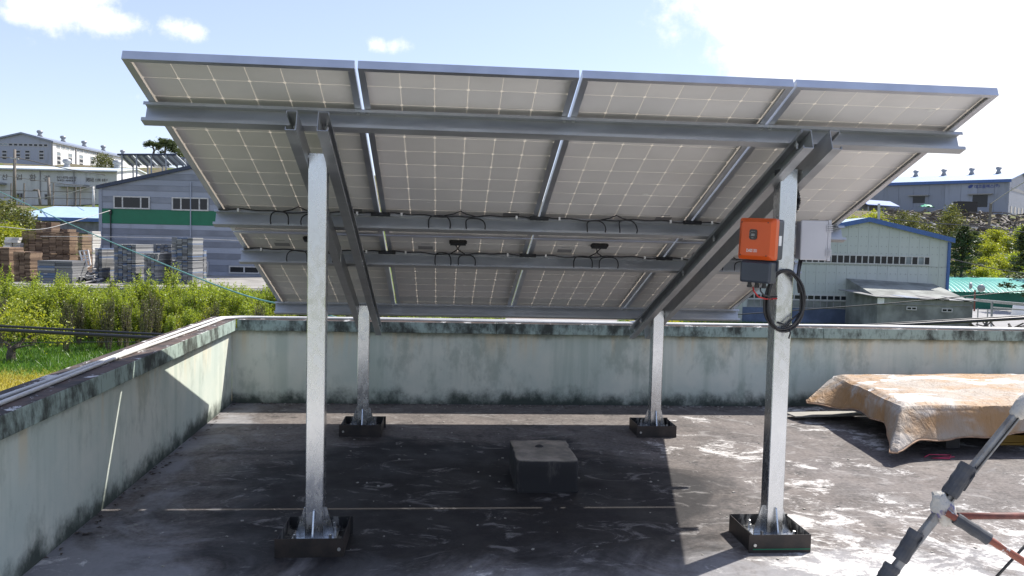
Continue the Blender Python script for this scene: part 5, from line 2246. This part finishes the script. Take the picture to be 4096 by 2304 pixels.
for k in range(900):
    px = RNG.uniform(3540, 4200)
    dd = RNG.uniform(128, 178)
    base = at(px, 900, dd)
    zg = gz(base.x, base.y)
    R = Matrix.Rotation(RNG.uniform(0, 3.1), 3, 'Z') @ Matrix.Rotation(RNG.uniform(-.4, .4), 3, 'Y')
    l = RNG.uniform(.3, 1.8)
    mb.box((-l, -.16, -.12), (l, .16, .12), R, (base.x, base.y, zg + RNG.uniform(.1, .9)))
struct(mb.build('scrap_heaps', 'rubble'), 'stuff')
t = thing('utility_pole', 'thin pale pole rising behind the roof of the sage factory', 'pole', at(3515, 880, 100), 'poles at the right')
mb = MB()
mb.tube([at(3514, 920, 100), at(3516, 815, 100)], .16, 8)
mb.build('shaft', 'palepole', t)
t = thing('utility_pole', 'grey pole on the scrap slope before the hillside hall', 'pole', at(3960, 890, 120), 'poles at the right')
mb = MB()
mb.tube([at(3956, 905, 120), at(3964, 812, 120)], .2, 8)
mb.build('shaft', 'pole', t)
sag([at(3962, 816, 120), at(4020, 776, 110), at(4110, 720, 100)], .05, 'overhead_cable', 'palepole', 'pale wire rising from the pole on the scrap slope', 'overhead cables')
sag([at(3530, 872, 70), at(3700, 890, 66), at(3900, 905, 62), at(4150, 935, 58)], .035, 'overhead_cable', 'cable', 'dark wire above the roof of the sage factory', 'overhead cables')
sag([at(3800, 1035, 66), at(3980, 1075, 62), at(4150, 1100, 58)], .03, 'overhead_cable', 'cable', 'dark wire across the trees at the right edge', 'overhead cables')

# ------------------------------------------------------------------ plants


def shrub_proto(seed, h, w, nleaf, leaf, mat, stems=9):
    rs = np.random.default_rng(seed)
    r = random.Random(seed)
    mb = MB()
    tips = []
    for k in range(stems):
        a = r.uniform(0, 6.28)
        lean = r.uniform(.08, .5) * w
        top = Vector((math.cos(a) * lean, math.sin(a) * lean, h * r.uniform(.7, 1.0)))
        b0 = Vector((math.cos(a) * .08, math.sin(a) * .08, 0))
        mid = b0.lerp(top, .5) + Vector((r.uniform(-.1, .1), r.uniform(-.1, .1), 0)) * w
        mb.tube([b0, mid, top], [.028, .018, .005], 4, caps=False)
        tips.append((b0, mid, top))
        for j in range(7):
            f = r.uniform(.25, .95)
            q = mid.lerp(top, (f - .5) * 2) if f > .5 else b0.lerp(mid, f * 2)
            e = q + Vector((r.uniform(-1, 1) * .24 * w, r.uniform(-1, 1) * .24 * w, r.uniform(.18, .36) * h))
            mb.tube([q, q.lerp(e, .5) + Vector((0, 0, .03)), e], [.011, .008, .003], 3, caps=False)
            tips.append((q, q.lerp(e, .5), e))
    wood = mb.mesh('stems', 'twig')
    # leaves strung along the shoots plus a loose fill
    idx = rs.integers(0, len(tips), nleaf)
    t = rs.uniform(.12, 1.05, nleaf)
    A0 = np.array([[tuple(q) for q in tp] for tp in tips])[idx]
    pos = np.where((t < .5)[:, None], A0[:, 0] + (A0[:, 1] - A0[:, 0]) * (t * 2)[:, None], A0[:, 1] + (A0[:, 2] - A0[:, 1]) * (t * 2 - 1)[:, None])
    pos = pos + rs.normal(size=(nleaf, 3)) * np.array([.045 * w, .045 * w, .03 * h])
    pos[:, 2] = np.maximum(pos[:, 2], .05)
    v, f = leafcloud(pos, leaf, rs=rs)
    return wood, npmesh('foliage', v, f, mat)


def plant(name, protos, loc, rot, sc, label, cat, group, k):
    t = thing(name, label, cat, loc, group, rot=(0, 0, rot))
    w, l = protos[k % len(protos)]
    t.scale = sc
    inst('stems', w, t)
    inst('foliage', l, t)
    return t


SH = [shrub_proto(11, 2.6, 1.25, 3600, .046, 'leaf_lime', 13), shrub_proto(12, 2.8, 1.15, 3300, .046, 'leaf_lime', 12), shrub_proto(13, 2.4, 1.35, 3400, .048, 'leaf_lime', 14),
      shrub_proto(14, 2.2, 1.2, 2400, .046, 'leaf_yellow', 13), shrub_proto(15, 2.7, 1.1, 1100, .045, 'leaf_olive', 18)]
lab_sh = 'leafy lime green shrub in the thicket below the left parapet'
k = 0
for row in range(7):
    yy = 28.3 + row * 1.36
    px = -150 + RNG.uniform(-30, 30)
    while px < 2000:
        if not (row < 1 and px < 500 and RNG.random() < .5):
            rv = ray(px, 1200)
            q = CAM + rv * ((yy + RNG.uniform(-.45, .45) - CAM.y) / rv.y)
            q.z = gz(q.x, q.y)
            kind = RNG.choice([0, 0, 1, 1, 2, 2, 2]) if row > 1 else RNG.choice([2, 3, 3, 4, 4, 0])
            if RNG.random() < .08:
                kind = 4
            s = RNG.uniform(.66, .90) * (1.0 if row > 1 else .8)
            plant('shrub', SH, q, RNG.uniform(0, 6.28), (s, s, s * RNG.uniform(.9, 1.12)), lab_sh, 'shrub', 'shrubs of the thicket', kind)
        px += 84 * RNG.uniform(.8, 1.25) * 32 / (yy + 3.7)
    k += 1

# small tree with a forked dark trunk on the lawn
t = thing('tree', 'small tree with forked dark trunk standing on the lawn at the left edge', 'tree', at(42, 1420, 28.2))
b = at(42, 1420, 28.2)
b.z = gz(b.x, b.y)
mb = MB()


def br(pts, r0, r1, n=7):
    m = len(pts)
    mb.tube([Vector(p) for p in pts], [r0 + (r1 - r0) * i / (m - 1) for i in range(m)], n)


d_ = 28.2
br([b, at(44, 1420, d_), at(46, 1402, d_)], .17, .13)
br([at(46, 1404, d_), at(62, 1385, d_), at(90, 1365, d_ + .3), at(135, 1337, d_ + .5), at(170, 1310, d_ + .6)], .10, .03)
br([at(46, 1404, d_), at(36, 1385, d_), at(10, 1362, d_), at(-40, 1345, d_)], .10, .04)
br([at(62, 1392, d_), at(95, 1385, d_ - .3), at(140, 1378, d_ - .4)], .045, .012)
br([at(135, 1337, d_ + .5), at(185, 1344, d_ + .5), at(250, 1340, d_ + .5)], .025, .008)
br([at(90, 1365, d_ + .3), at(88, 1330, d_), at(100, 1290, d_)], .035, .008)
br([at(10, 1362, d_), at(0, 1330, d_), at(15, 1290, d_)], .035, .008)
mb.build('trunk', 'bark', t)
rs = np.random.default_rng(5)
cs_ = []
for px, py, n, s in ((120, 1300, 500, .7), (40, 1290, 500, .7), (200, 1330, 300, .55), (-30, 1310, 400, .7), (250, 1345, 150, .4), (90, 1250, 400, .7)):
    c = np.array(at(px, py, d_ + .3))
    cs_.append(c + rs.normal(size=(n, 3)) * s * np.array([.6, .6, .42]))
v, f = leafcloud(np.concatenate(cs_) - np.array(t.location), .05, rs=rs)
inst('crown', npmesh('crown', v, f, 'leaf_yellow'), t)


def blades(name, n, x0, x1, y0, y1, h, mat, cond=None, seed=3):
    rs = np.random.default_rng(seed)
    x = rs.uniform(x0, x1, n)
    y = rs.uniform(y0, y1, n)
    if cond is not None:
        kq = cond(x, y, rs)
        x, y = x[kq], y[kq]
    n = len(x)
    z = np.array([gz(a, b) for a, b in zip(x, y)]) + .01
    a = rs.uniform(0, 6.28, n)
    hh = h * rs.uniform(.5, 1.4, n)
    wx, wy = np.cos(a) * .018, np.sin(a) * .018
    lx, ly = rs.normal(0, .4, n) * hh, rs.normal(0, .4, n) * hh
    v = np.stack([np.stack([x - wx, y - wy, z], 1), np.stack([x + wx, y + wy, z], 1), np.stack([x + lx, y + ly, z + hh], 1)], 1).reshape(-1, 3)
    f = np.arange(3 * n).reshape(n, 3)
    return struct(inst(name, npmesh(name, v, f, mat)), 'stuff')


blades('grass', 42000, -22, -6, 20.5, 32.5, .17, 'grassblade', lambda x, y, r: y + r.normal(0, .5, len(y)) > 23.4)
blades('dry_grass', 22000, -20, -6, 17, 24.2, .10, 'dryblade', lambda x, y, r: y + r.normal(0, .5, len(y)) < 23.4, 4)
blades('verge_grass', 26000, 13.5, 30, 44, 51.0, .30, 'grassblade', None, 6)
blades('yellow_flowers', 2600, 14, 20, 45, 50.5, .42, 'petal', lambda x, y, r: (x < 17.5) | (r.random(len(x)) < .18), 8)
blades('roadside_grass', 12000, 4.2, 15, 44.0, 46.4, .25, 'grassblade', lambda x, y, r: r.random(len(x)) < .5, 9)


# trees on the hillsides
def tree_proto(seed, h, cw, chh, nleaf, leaf, mat, kind='broad'):
    rs = np.random.default_rng(seed)
    r = random.Random(seed)
    mb = MB()
    top = h * (.6 if kind == 'broad' else .96)
    lean = Vector((r.uniform(-.06, .06) * h, r.uniform(-.06, .06) * h, 0))
    mb.tube([(0, 0, -.3), (lean.x * .4, lean.y * .4, top * .5), (lean.x, lean.y, top)], [.045 * h * .55, .03 * h * .55, .008 * h], 6)
    cl = []
    nb = 26 if kind == 'broad' else 34
    for k in range(nb):
        if kind == 'broad':
            z = h * r.uniform(.28, .98)
            u = (z / h - .28) / .7
            rad = cw * math.sqrt(max(.05, 1 - (2 * u - .85) ** 2 * .8)) * r.uniform(.25, 1)
        else:
            z = h * r.uniform(.16, 1.0)
            rad = cw * (1.05 - z / h) * r.uniform(.45, 1.0) + .05 * cw
        a = r.uniform(0, 6.28)
        c = Vector((math.cos(a) * rad + lean.x * z / h, math.sin(a) * rad + lean.y * z / h, z))
        z0 = min(top * .95, max(.12 * h, z - rad * (.7 if kind == 'broad' else .05)))
        mb.tube([(lean.x * z0 / h, lean.y * z0 / h, z0), tuple(c)], [.012 * h * .5, .004 * h * .5], 4, caps=False)
        cl.append(c)
    wood = mb.mesh('trunk', 'bark')
    per = nleaf // nb
    pos = []
    for c in cl:
        sp = np.array([.30 * cw, .30 * cw, .16 * h * .5]) if kind == 'broad' else np.array([.26 * cw, .26 * cw, .022 * h])
        pos.append(np.array(c) + rs.normal(size=(per, 3)) * sp * r.uniform(.55, 1.1))
    v, f = leafcloud(np.concatenate(pos), leaf, .8 if kind == 'broad' else .5, rs)
    return wood, npmesh('crown', v, f, mat)


TR = {'yellow': [tree_proto(21, 5., 2.0, 3, 2600, .16, 'leaf_yellow'), tree_proto(22, 4.4, 2.1, 3, 2600, .16, 'leaf_yellow')],
      'olive': [tree_proto(23, 5.5, 2.0, 3, 1700, .17, 'leaf_olive'), tree_proto(24, 6., 2.0, 3, 1500, .17, 'leaf_olive')],
      'lime': [tree_proto(25, 4.4, 1.9, 3, 2400, .15, 'leaf_lime')],
      'pine': [tree_proto(26, 8., 2.1, 5, 3600, .20, 'leaf_pine', 'pine'), tree_proto(27, 9., 2.2, 5, 3800, .20, 'leaf_pine', 'pine')]}
TCNT = {}
ORD = ['leftmost', 'second from left', 'third from left', 'fourth from left', 'fifth from left', 'sixth from left', 'seventh from left', 'eighth from left', 'ninth from left', 'tenth from left', 'rightmost']


def ranked(rows):
    rows = sorted(rows)
    return [(r, ORD[i] if i < len(rows) - 1 else 'rightmost') for i, r in enumerate(rows)]



def tree(kind, px, pyb, d, s, label, cat='tree', group=None, ground=True):
    q = at(px, pyb, d)
    if ground:
        q.z = gz(q.x, q.y)
    c = TCNT.get(kind, 0)
    TCNT[kind] = c + 1
    w, l = TR[kind][c % len(TR[kind])]
    t = thing('pine_tree' if kind == 'pine' else 'tree', label, cat, q, group, rot=(0, 0, RNG.uniform(0, 6.28)))
    t.scale = (s, s, s * RNG.uniform(.9, 1.1))
    inst('trunk', w, t)
    inst('crown', l, t)
    return t


for (px, d, s), rank in ranked(((3440, 112, .95), (3500, 118, 1.05), (3560, 108, .8), (3600, 104, .75), (3395, 120, .9), (3640, 100, .62), (3470, 105, .7), (3535, 122, .8))):
    tree('yellow', px, 900, d, s, rank + ' of the yellow green trees above the sage factory roof', group='yellow green trees on the slope')
for (px, d, s), rank in ranked(((3575, 128, .8), (3610, 124, .8), (3650, 116, .75), (3700, 104, .85), (3740, 100, .85), (3770, 96, .8), (3655, 130, .7), (3790, 118, .9), (3810, 132, .9), (3700, 92, .7))):
    tree('olive', px, 950, d, s, rank + ' of the sparse olive trees on the scrap slope', group='olive trees on the slope')
for (px, d, s), rank in ranked(((3905, 108, .8), (3950, 104, .75), (3985, 112, .8), (4040, 108, .75), (4085, 116, .9), (4000, 100, .7), (3930, 98, .75), (3880, 100, .8), (4070, 100, .8), (4120, 108, .9), (3960, 94, .6))):
    tree('lime' if RNG.random() < .4 else 'yellow', px, 1050, d, s, rank + ' of the bright bushes on the slope behind the turquoise roof', 'bush', 'bushes on the grassy slope')
for (px, d, s), rank in ranked(((3840, 86, .85), (3815, 90, .8), (3872, 92, .8))):
    tree('pine', px, 1150, d, s, rank + ' of the dark pines beside the sage factory corner', group='pines by the factory corner')
for (px, d, s), rank in ranked(((4110, 76, .95), (4150, 84, 1.0))):
    tree('pine', px, 1150, d, s, rank + ' of the dark pines at the right edge of the picture', group='pines at the right edge')
tree('yellow', 3920, 1105, 88, .62, 'yellow orange bush just above the turquoise roof', 'bush')
tree('lime', 2890, 1270, 60, .75, 'dark green bush against the yard wall seen under the array', 'bush')
# shoots on the left hill
for (px, d, s), rank in ranked(((420, 140, .75), (450, 136, .7), (395, 145, .6), (480, 128, .55), (505, 124, .5), (540, 120, .5), (440, 124, .45))):
    tree('olive', px, 690, d, s, rank + ' of the grey green trees on the hill beside the white hall', group='trees on the left hill')
for (px, d, s), rank in ranked(((30, 66, .72), (80, 64, .6), (-20, 62, .72), (105, 68, .5))):
    tree('olive', px, 930, d, s, rank + ' of the olive trees before the light blue shed roof', group='trees before the blue shed')
for (px, d, s), rank in ranked(((20, 58, .62), (62, 59, .60), (105, 58, .55), (140, 60, .5), (-15, 57, .6), (244, 60, .45))):
    tree('yellow', px, 960, d, s, rank + ' of the bright bushes behind the timber stacks', 'bush', 'bushes behind the timber stacks')

# the umbrella pines on the left skyline
UP = thing('pine_tree', 'dark umbrella pine with bent trunk on the skyline at the left', 'tree', at(615, 640, 128))
mb = MB()
d_ = 128.
br([at(606, 660, d_), at(612, 622, d_), at(617, 602, d_), at(612, 590, d_), at(610, 578, d_)], .22, .10)
br([at(617, 602, d_), at(632, 595, d_), at(642, 588, d_)], .12, .05)
br([at(612, 592, d_), at(600, 588, d_), at(594, 586, d_)], .07, .03)
mb.build('trunk', 'bark', UP)
rs = np.random.default_rng(9)
pos = []
for px, py, sx, n in ((590, 577, 8, 320), (605, 572, 10, 420), (622, 577, 9, 360), (637, 580, 9, 340), (648, 584, 7, 220), (632, 590, 8, 160), (583, 581, 4, 90)):
    c = np.array(at(px, py, d_))
    pos.append(c + rs.normal(size=(n, 3)) * np.array([sx * d_ / FPX * .62, .5, .16]))
v, f = leafcloud(np.concatenate(pos) - np.array(UP.location), .17, .5, rs)
inst('crown', npmesh('crown', v, f, 'leaf_pine'), UP)
UP = thing('pine_tree', 'dark layered pine on the skyline beside the umbrella pine', 'tree', at(658, 640, 124))
mb = MB()
d_ = 124.
br([at(655, 665, d_), at(659, 620, d_), at(661, 600, d_), at(664, 565, d_)], .26, .10)
br([at(660, 610, d_), at(648, 600, d_), at(640, 606, d_)], .09, .04)
br([at(661, 600, d_), at(680, 590, d_), at(695, 585, d_)], .10, .04)
mb.build('trunk', 'bark', UP)
pos = []
for px, py, sx, n in ((645, 560, 9, 260), (660, 566, 13, 420), (685, 568, 12, 360), (650, 574, 10, 260), (672, 580, 14, 460), (695, 580, 11, 380), (700, 594, 12, 400), (678, 592, 11, 260), (714, 604, 11, 360), (690, 605, 10, 200), (720, 620, 11, 360), (645, 610, 6, 110), (705, 620, 10, 200), (735, 632, 10, 200)):
    c = np.array(at(px, py, d_))
    pos.append(c + rs.normal(size=(n, 3)) * np.array([sx * d_ / FPX * .6, .6, .17]))
v, f = leafcloud(np.concatenate(pos) - np.array(UP.location), .17, .5, rs)
inst('crown', npmesh('crown', v, f, 'leaf_pine'), UP)
